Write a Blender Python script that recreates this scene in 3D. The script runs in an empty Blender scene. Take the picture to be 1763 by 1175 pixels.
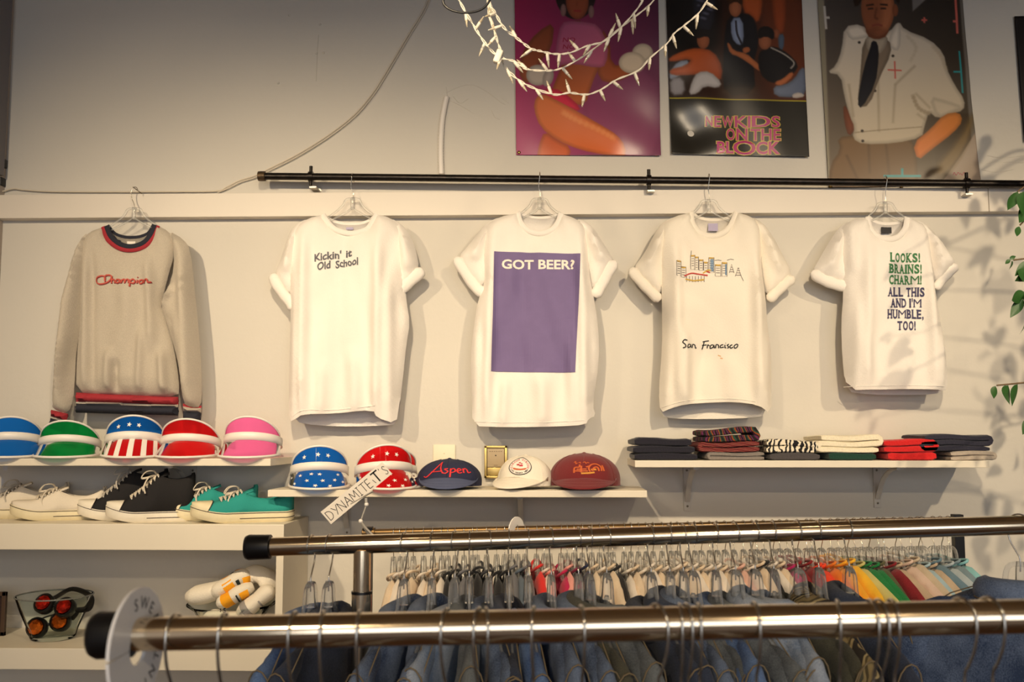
import bpy, bmesh, math, random
import numpy as np
from mathutils import Vector, Matrix, Euler
from mathutils.geometry import delaunay_2d_cdt

random.seed(7)
rng = np.random.default_rng(7)
scn = bpy.context.scene
col = scn.collection
R = math.radians
PI = math.pi

# ------------------------------------------------------------------ camera
FPX = 1700.0                       # focal length in pixels of the 1763 px wide frame
DIST = 3.13                        # camera to back wall
CAMZ = 1.55
cam_d = bpy.data.cameras.new('camera')
cam = bpy.data.objects.new('camera', cam_d)
col.objects.link(cam)
cam.location = (0, -DIST, CAMZ)
cam.rotation_euler = (R(90 + 5.46), 0, R(1.78))
cam_d.sensor_width = 36.0
cam_d.lens = FPX / 1763 * 36.0
cam_d.clip_start = 0.05
cam_d.dof.use_dof = True
cam_d.dof.focus_distance = 2.45
cam_d.dof.aperture_fstop = 6.3
scn.camera = cam
CM = Euler(cam.rotation_euler).to_matrix()

# ------------------------------------------------------------------ world, exposure
world = bpy.data.worlds.new('world')
scn.world = world
world.use_nodes = True
bg = world.node_tree.nodes['Background']
bg.inputs[0].default_value = (0.90, 0.93, 1.0, 1)
bg.inputs[1].default_value = 2.8
scn.view_settings.view_transform = 'Standard'
scn.view_settings.look = 'None'
scn.view_settings.exposure = 0.0
scn.view_settings.gamma = 1.0
scn.view_settings.use_curve_mapping = False
scn.cycles.use_denoising = True
scn.cycles.max_bounces = 8
scn.cycles.transparent_max_bounces = 24
scn.cycles.caustics_reflective = False
scn.cycles.caustics_refractive = False
scn.cycles.sample_clamp_indirect = 4.0

# track spots, warm (their housings are built further down)
SPOTS = [(-1.42, -2.03, 2.62, -1.15), (-0.45, -2.03, 2.62, -0.40), (0.80, -2.03, 2.62, 0.62), (1.95, -2.03, 2.62, 1.75)]
SPOT_W = 112.0
SPOT_COL = (1.0, 0.79, 0.52)
FILL_SPOTS = [(-0.9, -4.3, 2.85, -0.5), (0.9, -4.3, 2.85, 0.6)]      # unseen fill row added behind the viewer to brighten the racks
ALL_SPOTS = [(a, b, c, Vector((t, 0.0, 1.62)), SPOT_W, 77) for a, b, c, t in SPOTS] + [(a, b, c, Vector((t, -1.3, 1.1)), 62.0, 70) for a, b, c, t in FILL_SPOTS]
for i, (sx, sy, sz, tgt, sw, sang) in enumerate(ALL_SPOTS):
    ld = bpy.data.lights.new('track_spot_light', 'SPOT')
    ld.energy = sw
    ld.color = SPOT_COL
    ld.spot_size = R(sang)
    ld.spot_blend = 1.0
    ld.shadow_soft_size = 0.03
    lo = bpy.data.objects.new('track_spot_light', ld)
    col.objects.link(lo)
    lo.location = (sx, sy, sz)
    d = tgt - Vector((sx, sy, sz))
    lo.rotation_euler = d.to_track_quat('-Z', 'Y').to_euler()
# daylight enters through the shop window behind the camera: a portal guides it
pd = bpy.data.lights.new('window_portal', 'AREA')
pd.shape = 'RECTANGLE'
pd.size, pd.size_y = 4.6, 2.2
pd.cycles.is_portal = True
po = bpy.data.objects.new('window_portal', pd)
col.objects.link(po)
po.location = (0.9, -6.62, 1.75)
po.rotation_euler = (R(90), 0, 0)

# ------------------------------------------------------------------ helpers
def px(x, y, Y=0.0):
    """world point on the plane y = Y seen at pixel (x, y) of the 1763 x 1175 frame"""
    d = CM @ Vector(((x - 881.5) / FPX, -(y - 587.5) / FPX, -1.0))
    t = (Y + DIST) / d.y
    return Vector((d.x * t, Y, CAMZ + d.z * t))

def lin(c):
    return tuple(((v / 255.0) / 12.92 if v / 255.0 <= 0.04045 else ((v / 255.0 + 0.055) / 1.055) ** 2.4) for v in c)

def new(name, VF, mat, parent=None, loc=None, smooth=True, auto=None):
    V, F = VF
    V = np.asarray(V, dtype=float).reshape(-1, 3)
    me = bpy.data.meshes.new(name)
    if loc is not None:
        V = V - np.array(loc)
    me.from_pydata(V.tolist(), [], [tuple(int(i) for i in f) for f in F])
    me.validate()
    if mat is not None:
        me.materials.append(mat)
    if smooth:
        auto = auto or 62
        me.polygons.foreach_set('use_smooth', [True] * len(me.polygons))
        if auto:
            try:
                me.set_sharp_from_angle(angle=R(auto))
            except Exception:
                pass
    o = bpy.data.objects.new(name, me)
    col.objects.link(o)
    if parent is not None:
        o.parent = parent
    elif loc is not None:
        o.location = loc
    return o

def wnew(name, VF, mat, root, **k):
    """part given in world coordinates below an unrotated, unscaled root (or a part of it)"""
    top = root
    off = Vector((0, 0, 0))
    while top is not None:
        off += top.location
        top = top.parent
    V = np.asarray(VF[0], dtype=float).reshape(-1, 3) - np.array(off)
    return new(name, (V, VF[1]), mat, parent=root, **k)

def tag(o, label, cat, group=None):
    o['label'] = label
    o['category'] = cat
    if group:
        o['group'] = group
    return o

def thing(name, label, cat, loc=(0, 0, 0), group=None):
    o = bpy.data.objects.new(name, None)
    o.empty_display_size = 0.05
    col.objects.link(o)
    o.location = loc
    return tag(o, label, cat, group)

def one(name, VF, mat, label, cat, group=None, **k):
    """a thing that is one mesh, given in world coordinates"""
    V = np.asarray(VF[0], dtype=float).reshape(-1, 3)
    loc = ((V[:, 0].min() + V[:, 0].max()) / 2, (V[:, 1].min() + V[:, 1].max()) / 2, V[:, 2].min())
    return tag(new(name, VF, mat, loc=loc, **k), label, cat, group)

def struct(name, VF, mat, **k):
    o = new(name, VF, mat, smooth=k.pop('smooth', False), **k)
    o['kind'] = 'structure'
    return o

def copy_tree(o, parent=None):
    c = o.copy()
    col.objects.link(c)
    if parent is not None:
        c.parent = parent
    for ch in list(o.children):
        copy_tree(ch, c)
    return c

def join(*vfs):
    V, F, n = [], [], 0
    for v, f in vfs:
        v = np.asarray(v, dtype=float).reshape(-1, 3)
        V.append(v)
        F += [tuple(i + n for i in ff) for ff in f]
        n += len(v)
    return np.concatenate(V), F

def xf(VF, M):
    V = np.asarray(VF[0], dtype=float).reshape(-1, 3)
    m = np.array(M)
    return V @ m[:3, :3].T + m[:3, 3], VF[1]

def rotz(a): return Matrix.Rotation(a, 4, 'Z')
def rotx(a): return Matrix.Rotation(a, 4, 'X')
def roty(a): return Matrix.Rotation(a, 4, 'Y')
def mv(x, y, z): return Matrix.Translation((x, y, z))

def box(x0, x1, y0, y1, z0, z1, b=0.0):
    bm = bmesh.new()
    bmesh.ops.create_cube(bm, size=1.0)
    for v in bm.verts:
        v.co = ((x0 + x1) / 2 + v.co.x * (x1 - x0), (y0 + y1) / 2 + v.co.y * (y1 - y0), (z0 + z1) / 2 + v.co.z * (z1 - z0))
    if b > 0:
        bmesh.ops.bevel(bm, geom=list(bm.edges), offset=b, segments=2, affect='EDGES', profile=0.6)
    bm.verts.ensure_lookup_table()
    V = [v.co[:] for v in bm.verts]
    F = [[v.index for v in f.verts] for f in bm.faces]
    bm.free()
    return V, F

def cr(P, n=6, closed=False):
    """Catmull-Rom through the points"""
    P = np.asarray(P, dtype=float)
    N = len(P)
    out = []
    segs = N if closed else N - 1
    for i in range(segs):
        if closed:
            a, b, c, d = P[(i - 1) % N], P[i], P[(i + 1) % N], P[(i + 2) % N]
        else:
            a, b, c, d = P[max(i - 1, 0)], P[i], P[i + 1], P[min(i + 2, N - 1)]
        for k in range(n):
            t = k / n
            out.append(0.5 * (2 * b + (c - a) * t + (2 * a - 5 * b + 4 * c - d) * t * t + (3 * b - a - 3 * c + d) * t ** 3))
    if not closed:
        out.append(P[-1])
    return np.array(out)

def tube(P, r, n=8, closed=False, flat=1.0, up=None, cap=True):
    """sweep a (flattened) circle along a polyline; r may be a list"""
    P = [Vector(p) for p in np.asarray(P, dtype=float)]
    N = len(P)
    rr = r if hasattr(r, '__len__') else [r] * N
    T = []
    for i in range(N):
        if closed:
            t = P[(i + 1) % N] - P[i - 1]
        else:
            t = P[min(i + 1, N - 1)] - P[max(i - 1, 0)]
        T.append(t.normalized() if t.length > 1e-9 else Vector((0, 0, 1)))
    ref = Vector(up) if up is not None else (Vector((0, 0, 1)) if abs(T[0].z) < 0.9 else Vector((1, 0, 0)))
    V, F = [], []
    nrm = None
    for i in range(N):
        if up is not None or nrm is None:
            nrm = ref - T[i] * ref.dot(T[i])
            if nrm.length < 1e-6:
                nrm = Vector((1, 0, 0)) - T[i] * T[i].x
        else:
            nrm = nrm - T[i] * nrm.dot(T[i])
        nrm.normalize()
        bi = T[i].cross(nrm)
        for k in range(n):
            a = 2 * PI * k / n
            V.append((P[i] + nrm * (math.cos(a) * rr[i] * flat) + bi * (math.sin(a) * rr[i]))[:])
    for i in range(N if closed else N - 1):
        j = (i + 1) % N
        for k in range(n):
            k2 = (k + 1) % n
            F.append((i * n + k, i * n + k2, j * n + k2, j * n + k))
    if cap and not closed:
        F.append(tuple(range(n))[::-1])
        F.append(tuple((N - 1) * n + k for k in range(n)))
    return V, F

def lathe(prof, n=32, cap0=False, cap1=False):
    V, F = [], []
    for r, z in prof:
        for k in range(n):
            a = 2 * PI * k / n
            V.append((r * math.cos(a), r * math.sin(a), z))
    for i in range(len(prof) - 1):
        for k in range(n):
            k2 = (k + 1) % n
            F.append((i * n + k, i * n + k2, (i + 1) * n + k2, (i + 1) * n + k))
    if cap0:
        F.append(tuple(range(n))[::-1])
    if cap1:
        F.append(tuple((len(prof) - 1) * n + k for k in range(n)))
    return V, F

def ball(c, r, n=12, m=8, sc=(1, 1, 1)):
    prof = [(r * math.sin(PI * (i + 0.02) / (m + 0.04)), -r * math.cos(PI * (i + 0.02) / (m + 0.04))) for i in range(m + 1)]
    V, F = lathe(prof, n, True, True)
    V = np.array(V) * np.array(sc) + np.array(c)
    return V, F

def grid(f, nu, nv, cu=False):
    """surface f(i/nu, j/nv)"""
    V = [f(i / nu, j / nv) for i in range(nu + (0 if cu else 1)) for j in range(nv + 1)]
    F = []
    NU = nu if cu else nu + 1
    for i in range(nu):
        i2 = (i + 1) % NU
        for j in range(nv):
            F.append((i * (nv + 1) + j, i2 * (nv + 1) + j, i2 * (nv + 1) + j + 1, i * (nv + 1) + j + 1))
    return V, F

def thick(o, t, off=0.0):
    m = o.modifiers.new('solid', 'SOLIDIFY')
    m.thickness = t
    m.offset = off
    return o

# ------------------------------------------------------------------ materials
MATS = {}
def mat(name, c, rough=0.6, metal=0.0, var=0.0, vscale=20.0, bump=0.0, bscale=60.0, spec=0.5, sheen=0.0, objcol=False, trans=0.0, coat=0.0, emit=0.0, stretch=None, attr=None, sub=0.0):
    if name in MATS:
        return MATS[name]
    m = bpy.data.materials.new(name)
    m.use_nodes = True
    nt = m.node_tree
    b = nt.nodes['Principled BSDF']
    L = nt.links
    base = (*lin(c), 1)
    b.inputs['Base Color'].default_value = base
    b.inputs['Roughness'].default_value = rough
    b.inputs['Metallic'].default_value = metal
    b.inputs['Specular IOR Level'].default_value = spec
    b.inputs['Sheen Weight'].default_value = sheen
    b.inputs['Sheen Roughness'].default_value = 0.5
    b.inputs['Transmission Weight'].default_value = trans
    b.inputs['Coat Weight'].default_value = coat
    if emit:
        b.inputs['Emission Color'].default_value = base
        b.inputs['Emission Strength'].default_value = emit
    src = None
    tc = nt.nodes.new('ShaderNodeTexCoord')
    vec = tc.outputs['Object']
    if stretch:
        mp = nt.nodes.new('ShaderNodeMapping')
        mp.inputs['Scale'].default_value = stretch
        L.new(vec, mp.inputs['Vector'])
        vec = mp.outputs['Vector']
    if objcol:
        oi = nt.nodes.new('ShaderNodeObjectInfo')
        src = oi.outputs['Color']
    if attr:
        at = nt.nodes.new('ShaderNodeAttribute')
        at.attribute_name = attr
        src = at.outputs['Color']
    if var > 0:
        no = nt.nodes.new('ShaderNodeTexNoise')
        no.inputs['Scale'].default_value = vscale
        no.inputs['Detail'].default_value = 5
        L.new(vec, no.inputs['Vector'])
        mr = nt.nodes.new('ShaderNodeMapRange')
        mr.inputs[1].default_value = 0.3
        mr.inputs[2].default_value = 0.7
        mr.inputs[3].default_value = 1 - var
        mr.inputs[4].default_value = 1 + var
        L.new(no.outputs['Fac'], mr.inputs[0])
        mx = nt.nodes.new('ShaderNodeVectorMath')
        mx.operation = 'SCALE'
        if src is not None:
            L.new(src, mx.inputs[0])
        else:
            mx.inputs[0].default_value = base[:3]
        L.new(mr.outputs[0], mx.inputs['Scale'])
        src = mx.outputs[0]
    if src is not None:
        L.new(src, b.inputs['Base Color'])
    if bump > 0:
        n2 = nt.nodes.new('ShaderNodeTexNoise')
        n2.inputs['Scale'].default_value = bscale
        n2.inputs['Detail'].default_value = 4
        L.new(vec, n2.inputs['Vector'])
        bp = nt.nodes.new('ShaderNodeBump')
        bp.inputs['Strength'].default_value = bump
        bp.inputs['Distance'].default_value = 0.004
        L.new(n2.outputs['Fac'], bp.inputs['Height'])
        L.new(bp.outputs[0], b.inputs['Normal'])
    MATS[name] = m
    return m

def clear_mat(name, tint=(245, 245, 245), gloss=0.35, rough=0.05, trans=1.0, body=None):
    """thin clear plastic: see-through with a fresnel gloss; body adds some diffuse tint"""
    m = bpy.data.materials.new(name)
    m.use_nodes = True
    nt = m.node_tree
    nt.nodes.clear()
    out = nt.nodes.new('ShaderNodeOutputMaterial')
    tr = nt.nodes.new('ShaderNodeBsdfTransparent')
    tr.inputs[0].default_value = (*lin(tint), 1)
    gl = nt.nodes.new('ShaderNodeBsdfGlossy')
    gl.inputs['Roughness'].default_value = rough
    lw = nt.nodes.new('ShaderNodeLayerWeight')
    lw.inputs[0].default_value = gloss
    mx = nt.nodes.new('ShaderNodeMixShader')
    nt.links.new(lw.outputs['Fresnel'], mx.inputs[0])
    nt.links.new(tr.outputs[0], mx.inputs[1])
    nt.links.new(gl.outputs[0], mx.inputs[2])
    last = mx.outputs[0]
    if body is not None:
        df = nt.nodes.new('ShaderNodeBsdfDiffuse')
        df.inputs[0].default_value = (*lin(body), 1)
        m2 = nt.nodes.new('ShaderNodeMixShader')
        m2.inputs[0].default_value = 1 - trans
        nt.links.new(tr.outputs[0], m2.inputs[1])
        nt.links.new(df.outputs[0], m2.inputs[2])
        nt.links.new(m2.outputs[0], mx.inputs[1])
    nt.links.new(last, out.inputs[0])
    MATS[name] = m
    return m

M_wall = mat('wall_paint', (208, 203, 193), 0.75, var=0.03, vscale=1.3, bump=0.25, bscale=35)
M_trimp = mat('trim_paint', (222, 214, 202), 0.5, var=0.02, vscale=3, bump=0.08, bscale=40)
M_left = mat('side_wall_paint', (186, 174, 162), 0.7, var=0.04, vscale=2)
M_ceil = mat('ceiling_paint', (142, 118, 90), 0.9)
M_floor = mat('floor_wood', (96, 66, 42), 0.5, var=0.3, vscale=4, stretch=(1, 8, 1))
M_shelf = mat('shelf_laminate', (226, 217, 198), 0.45, var=0.02, vscale=6)
M_brk = mat('bracket_paint', (200, 194, 184), 0.45)
M_pipe = mat('black_iron_pipe', (30, 24, 20), 0.35, 0.6, var=0.5, vscale=60, bump=0.15, bscale=90)
M_pipecap = mat('pipe_cap_iron', (82, 66, 48), 0.45, 0.7, var=0.4, vscale=90, bump=0.3, bscale=120)
M_chrome = mat('chrome_tube', (236, 216, 184), 0.14, 1.0, bump=0.02, bscale=15)
M_wire = mat('hook_wire', (200, 195, 185), 0.22, 1.0)
M_rubber = mat('black_rubber', (14, 13, 13), 0.38)
M_tee = mat('white_cotton', (238, 232, 224), 0.9, bump=0.25, bscale=260, var=0.02, vscale=12, sheen=0.1)
M_tee2 = mat('cream_cotton', (238, 230, 216), 0.9, bump=0.25, bscale=260, var=0.02, vscale=12, sheen=0.1)
M_clear = clear_mat('clear_plastic', (253, 253, 252), 0.16, 0.14, 0.84, (245, 244, 240))
M_glass = clear_mat('bowl_glass', (248, 251, 249), 0.05, 0.02)
M_whitepl = mat('white_plastic', (236, 230, 222), 0.4)
M_ink = mat('black_ink', (24, 22, 24), 0.8)
# ------------------------------------------------------------------ room
XL = px(8, 330).x
XR = 3.4
ZC = 3.5
YF = -6.6
struct('wall_back', box(XL - 0.2, XR + 0.2, 0.0, 0.15, 0, ZC), M_wall)
struct('wall_left', box(XL - 0.15, XL, YF, 0.0, 0, ZC), M_left)
struct('wall_right', box(XR, XR + 0.15, YF, 0.0, 0, ZC), M_left)
struct('floor', box(XL - 0.2, XR + 0.2, YF - 0.2, 0.15, -0.1, 0), M_floor)
struct('ceiling', box(XL - 0.2, XR + 0.2, YF - 0.2, 0.15, ZC, ZC + 0.1), M_ceil)
# street side: a wall with one wide shop window
struct('wall_front', join(box(XL - 0.2, XR + 0.2, YF - 0.15, YF, 0, 0.62), box(XL - 0.2, XR + 0.2, YF - 0.15, YF, 2.88, ZC),
                          box(XL - 0.2, -1.42, YF - 0.15, YF, 0.62, 2.88), box(3.22, XR + 0.2, YF - 0.15, YF, 0.62, 2.88)), M_left)
w1 = struct('window_1', join(box(-1.42, 3.22, YF - 0.12, YF - 0.06, 0.62, 0.67), box(-1.42, 3.22, YF - 0.12, YF - 0.06, 2.83, 2.88),
                             box(-1.42, -1.37, YF - 0.12, YF - 0.06, 0.62, 2.88), box(3.17, 3.22, YF - 0.12, YF - 0.06, 0.62, 2.88),
                             box(0.875, 0.925, YF - 0.12, YF - 0.06, 0.62, 2.88)), M_pipe)
# corner filler strip on the left wall
struct('trim_2', box(XL, XL + 0.012, -0.16, -0.03, px(3, 333).z + 0.05, ZC), mat('corner_strip', (120, 116, 118), 0.6))

# painted board along the wall, two lengths
zt, zb = px(600, 331, -0.042).z, px(600, 372, -0.042).z
xj = px(1703, 360, -0.042).x
tr = struct('trim_1', box(XL, xj - 0.0008, -0.042, 0, zb, zt, 0.002), M_trimp)
new('board', box(xj + 0.0008, XR, -0.042, 0, zb, zt, 0.002), M_trimp, parent=tr, smooth=False)
WB = bpy.data.objects['wall_back']
# cracked and patched plaster: low raised ridges on the wall
def ridge(pts, r=0.0013):
    P = [px(a, b, -0.0004) for a, b in pts]
    return tube(cr(P, 4), r, 5, flat=0.7)
pl = []
for pts in ([(768, 160), (790, 150), (812, 146), (838, 158), (862, 176), (870, 180)], [(772, 172), (800, 186), (815, 196)],
            [(846, 190), (852, 202), (860, 206)], [(780, 166), (792, 178), (806, 170)], [(862, 168), (876, 178)],
            [(768, 150), (770, 168), (766, 178)], [(548, 60), (546, 100), (544, 140)], [(1697, 282), (1722, 279), (1763, 281)],
            [(1700, 268), (1726, 272), (1763, 268)], [(1690, 292), (1715, 297), (1745, 292)]):
    pl.append(ridge(pts))
new('plaster_ridge', join(*pl), M_wall, parent=WB)
for (a, b) in ((498, 26), (551, 42), (557, 91), (545, 92), (479, 143), (637, 776)):
    p = px(a, b, -0.001)
    new('screw', ball((p.x, -0.001, p.z), 0.0042, 8, 5, (1, 0.6, 1)), M_wall, parent=WB)

mat('screw_head', (120, 112, 100), 0.4, 0.8)
# ------------------------------------------------------------------ track with spot heads (above the frame)
M_track = mat('track_black', (22, 22, 24), 0.5)
tk = one('light_track', box(-1.66, 2.5, -2.06, -2.02, ZC - 0.62, ZC - 0.585), M_track, 'long black lighting track hung below the ceiling', 'light track')
for q in (-1.5, 0.4, 2.3):
    wnew('drop_rod', tube([(q, -2.04, ZC - 0.585), (q, -2.04, ZC)], 0.006, 8), M_track, tk)
tk2 = one('light_track', box(-1.66, 2.5, -4.33, -4.29, ZC - 0.40, ZC - 0.365), M_track, 'added black lighting track behind the viewer', 'light track')  # unseen track, added to carry the two fill spots
for q in (-1.5, 0.4, 2.3):
    wnew('drop_rod', tube([(q, -4.31, ZC - 0.365), (q, -4.31, ZC)], 0.006, 8), M_track, tk2)
names = ['leftmost front', 'second front', 'third front', 'rightmost front', 'added left rear', 'added right rear']
for i, (sx, sy, sz, tgt, sw, sang) in enumerate(ALL_SPOTS):
    d = (tgt - Vector((sx, sy, sz))).normalized()
    c = Vector((sx, sy, sz))
    t = thing('track_spotlight', names[i] + ' black spotlight head on the ceiling track', 'spotlight', c, 'spotlights on the track')
    q = d.to_track_quat('-Z', 'Y').to_matrix().to_4x4()
    hd = xf(lathe([(0.035, -0.03), (0.05, -0.028), (0.05, 0.0), (0.042, 0.08), (0.03, 0.12), (0.004, 0.125)], 24, False, True), q)
    new('lamp_housing', hd, M_track, parent=t)
    new('stem', tube([c * 0 - d * 0.08, (0, -0.01, (ZC - 0.60 if i < 4 else ZC - 0.385) - sz)], 0.007, 8), M_track, parent=t)

# ------------------------------------------------------------------ iron pipe rail on three brackets
YP = -0.075
pa, pb = px(446, 303.5, YP), px(1763, 317, YP)
pe = pa + (pb - pa) * 1.18
rail = thing('clothes_rail', 'long black iron pipe clothes rail mounted above the white board', 'clothes rail', px(1100, 310, YP))
wnew('pipe', tube([pa, (pa + pe) / 2, pe], 0.0115, 16), M_pipe, rail)
dr = (pe - pa).normalized()
wnew('end_cap', tube([pa - dr * 0.004, pa - dr * 0.002, pa + dr * 0.006, pa + dr * 0.02, pa + dr * 0.021], [0.009, 0.0155, 0.0165, 0.016, 0.0125], 12), M_pipecap, rail)
for bx in (535, 1117, 1664):
    f = (px(bx, 308, YP).x - pa.x) / (pe.x - pa.x)
    c = pa + (pe - pa) * f
    bk = wnew('bracket', join(tube([c - dr * 0.007, c + dr * 0.007], 0.0165, 14), tube([c + Vector((0, 0, 0.012)), c + Vector((0, 0, 0.034))], 0.0055, 8),
                              tube([c + Vector((0, 0, -0.01)), c + Vector((0, 0, -0.03))], 0.005, 8)), M_pipe, rail)
    wnew('clamp_plate', join(box(c.x - 0.004, c.x + 0.018, -0.075, 0.0, c.z - 0.036, c.z - 0.031), box(c.x - 0.004, c.x + 0.018, -0.004, 0.0, c.z - 0.052, c.z - 0.014)), mat('zinc', (196, 190, 178), 0.4, 0.7), bk, smooth=False)

# ------------------------------------------------------------------ wall cables and conduit
M_cab = mat('cream_cable', (214, 204, 186), 0.5)
cabA = [(742, -14), (728, 18), (700, 64), (662, 128), (640, 162), (608, 199), (560, 236), (508, 268), (462, 291), (438, 303), (412, 311), (390, 322), (372, 329), (300, 330), (200, 330.5), (90, 330), (40, 327), (22, 325), (4, 330)]
one('wall_cable', join(tube(cr([px(a, b, -0.012) for a, b in cabA], 5), 0.0022, 6), tube(cr([px(a + 2.5, b + 2.6, -0.010) for a, b in cabA[:13]], 5), 0.0018, 6)), M_cab,
    'thin cream cable pair drooping down the wall to the white board', 'cable')
cp = cr([px(a, b, -0.012) for a, b in ((769, 166), (765, 185), (761, 210), (759, 245), (759, 275), (760, 300))], 12)
rr = [0.0085 + (0.0012 if i % 2 else -0.0004) for i in range(len(cp))]
cd = one('conduit', tube(cp, rr, 10), M_whitepl, 'short white corrugated conduit stub on the wall left of the posters', 'conduit')
bk = [(786, -40), (770, -15), (763, 4), (776, 17), (800, 22), (825, 18), (840, 6), (845, -12), (838, -40)]
one('black_cord', tube(cr([px(a, b, -1.28) for a, b in bk], 6), 0.0024, 8), M_rubber, 'black cord hanging in a loop at the top edge beside the string lights', 'cord')
# cable clips in the corner, top left
for i, (a, b) in enumerate(((5, 280), (2, 312))):
    p = px(a, b, -0.02)
    one('cable_clip', box(p.x - 0.012, p.x + 0.006, -0.03, -0.001, p.z - 0.016, p.z + 0.012, 0.003), M_track, ['upper', 'lower'][i] + ' small black clip in the far left wall corner', 'clip', 'corner clips')

# ------------------------------------------------------------------ shelves with brackets
def shelf(name, label, x0, x1, yb, ytop, dep, brs):
    """x0..x1 px of the front edge; ytop / yb px of the front edge; brs: px x of the brackets, y of their lower end"""
    a, b = px(x0, ytop, -dep), px(x1, ytop, -dep)
    z1 = px((x0 + x1) / 2, ytop, -dep).z
    z0 = px((x0 + x1) / 2, yb, -dep).z
    t = thing(name, label, 'shelf', ((a.x + b.x) / 2, -dep / 2, z0), 'white wall shelves')
    wnew('board', box(a.x, b.x, -dep, -0.001, z0, z1, 0.0015), M_shelf, t, smooth=False)
    for bx, by in brs:
        c = px(bx, (yb + by) / 2, -0.004)
        zl = px(bx, by, -0.004).z
        w = 0.011
        plate = box(c.x - w, c.x + w, -0.006, -0.001, zl, z0)
        arm = box(c.x - w, c.x + w, -dep * 0.86, -0.006, z0 - 0.005, z0 - 0.0003)
        H = z0 - zl
        P = [(c.x, -dep * 0.80, z0 - 0.006), (c.x, -dep * 0.5, z0 - H * 0.10), (c.x, -dep * 0.24, z0 - H * 0.34), (c.x, -dep * 0.08, z0 - H * 0.66), (c.x, -0.006, z0 - H * 0.80)]
        bo = wnew('bracket', join(plate, arm, tube(cr(P, 5), 0.009, 6, flat=0.35)), M_brk, t, smooth=False)
        for s in (0.12, 0.9):
            wnew('screw', ball((c.x, -0.0065, z0 - H * s), 0.0035, 8, 5, (1, 0.4, 1)), MATS['screw_head'], bo)
    return t, z1

SH_L, zL = shelf('wall_shelf', 'white wall shelf at left holding the row of five sun visors', -60, 466, 802.5, 790, 0.25, [(331, 900)])
SH_M, zM = shelf('wall_shelf', 'white wall shelf in the middle holding starred visors and caps', 461, 1114, 856.5, 844.5, 0.25, [(598, 925), (897, 930)])
SH_R, zR = shelf('wall_shelf', 'white wall shelf at right holding folded sweaters', 1093, 1703, 805.5, 793.5, 0.25, [(1183, 880), (1510, 874)])

# open shelf unit at the lower left
UD = 0.30
ux1 = px(489, 905, -UD).x
zu1 = px(300, 903, -UD).z
zu0 = px(300, 948, -UD).z
zv1 = px(300, 1119, -UD).z
zv0 = px(300, 1156, -UD).z
un = thing('shelf_unit', 'white open shelf unit standing at the lower left, shoes on top', 'shelf unit', (XL + 0.6, -UD / 2, 0))
wnew('top_board', box(XL + 0.003, ux1, -UD, -0.002, zu0, zu1, 0.002), M_shelf, un, smooth=False)
wnew('shelf_board', box(XL + 0.003, ux1 - 0.022, -UD + 0.004, -0.002, zv0, zv1, 0.002), M_shelf, un, smooth=False)
wnew('side_panel', box(ux1 - 0.021, ux1, -UD + 0.002, -0.002, 0, zu0 - 0.0005, 0.001), M_shelf, un, smooth=False)
wnew('side_panel', box(XL + 0.003, XL + 0.024, -UD + 0.002, -0.002, 0, zu0 - 0.0005, 0.001), M_shelf, un, smooth=False)
wnew('shelf_board', box(XL + 0.025, ux1 - 0.022, -UD + 0.004, -0.002, 0.48, 0.515, 0.002), M_shelf, un, smooth=False)

# ------------------------------------------------------------------ switch plate and thermostat
M_ivory = mat('ivory_plastic', (232, 222, 196), 0.4)
M_brass = mat('brass', (206, 176, 104), 0.3, 0.85, var=0.15, vscale=30)
a, b = px(746, 766), px(784, 828)
t = thing('light_switch', 'ivory light switch plate behind the navy cap', 'light switch', ((a.x + b.x) / 2, -0.004, b.z))
wnew('plate', box(a.x, b.x, -0.006, -0.001, b.z, a.z, 0.002), M_ivory, t)
cxs = (a.x + b.x) / 2
zc = a.z - 0.057
wnew('toggle', xf(box(-0.004, 0.004, -0.014, 0, -0.008, 0.008, 0.001), mv(cxs, -0.006, zc) @ rotx(R(18))), M_ivory, t)
for dz in (0.030, -0.030):
    wnew('screw', ball((cxs, -0.0062, zc + dz), 0.003, 8, 5, (1, 0.4, 1)), M_ivory, t)
a, b = px(834, 768, -0.02), px(873, 824, -0.02)
t = thing('thermostat', 'brass framed rectangular thermostat on the wall between the caps', 'thermostat', ((a.x + b.x) / 2, -0.015, b.z))
fw = 0.0075
wnew('frame', join(box(a.x, b.x, -0.022, -0.001, a.z - fw, a.z, 0.001), box(a.x, b.x, -0.022, -0.001, b.z, b.z + fw, 0.001),
                   box(a.x, a.x + fw, -0.022, -0.001, b.z, a.z, 0.001), box(b.x - fw, b.x, -0.022, -0.001, b.z, a.z, 0.001)), M_brass, t)
zm = b.z + (a.z - b.z) * 0.33
wnew('face_plate', box(a.x + fw + 0.0015, b.x - fw - 0.0015, -0.019, -0.002, zm + 0.0015, a.z - fw - 0.0015, 0.0008), mat('taupe_plate', (172, 152, 120), 0.5), t)
wnew('cover', box(a.x + fw + 0.0015, b.x - fw - 0.0015, -0.0195, -0.002, b.z + fw + 0.0012, zm, 0.0008), mat('gold_plate', (188, 160, 96), 0.3, 0.7), t)
cxs = (a.x + b.x) / 2
wnew('sensor_dot', ball((cxs, -0.0192, zm + (a.z - zm) * 0.55), 0.0022, 8, 5, (1, 0.5, 1)), M_ink, t)
mk = [box(cxs - 0.02 + q * 0.007, cxs - 0.0155 + q * 0.007, -0.0196, -0.0188, a.z - 0.0185, a.z - 0.0165) for q in range(6)]
mk.append(box(cxs - 0.006, cxs + 0.006, -0.0196, -0.0188, zm + 0.006, zm + 0.0075))
wnew('scale_marks', join(*mk), mat('dark_taupe', (112, 92, 66), 0.6), t)
wnew('lever', box(b.x - 0.003, b.x + 0.003, -0.026, -0.018, zm + 0.012, zm + 0.018, 0.001), M_whitepl, t)
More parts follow.
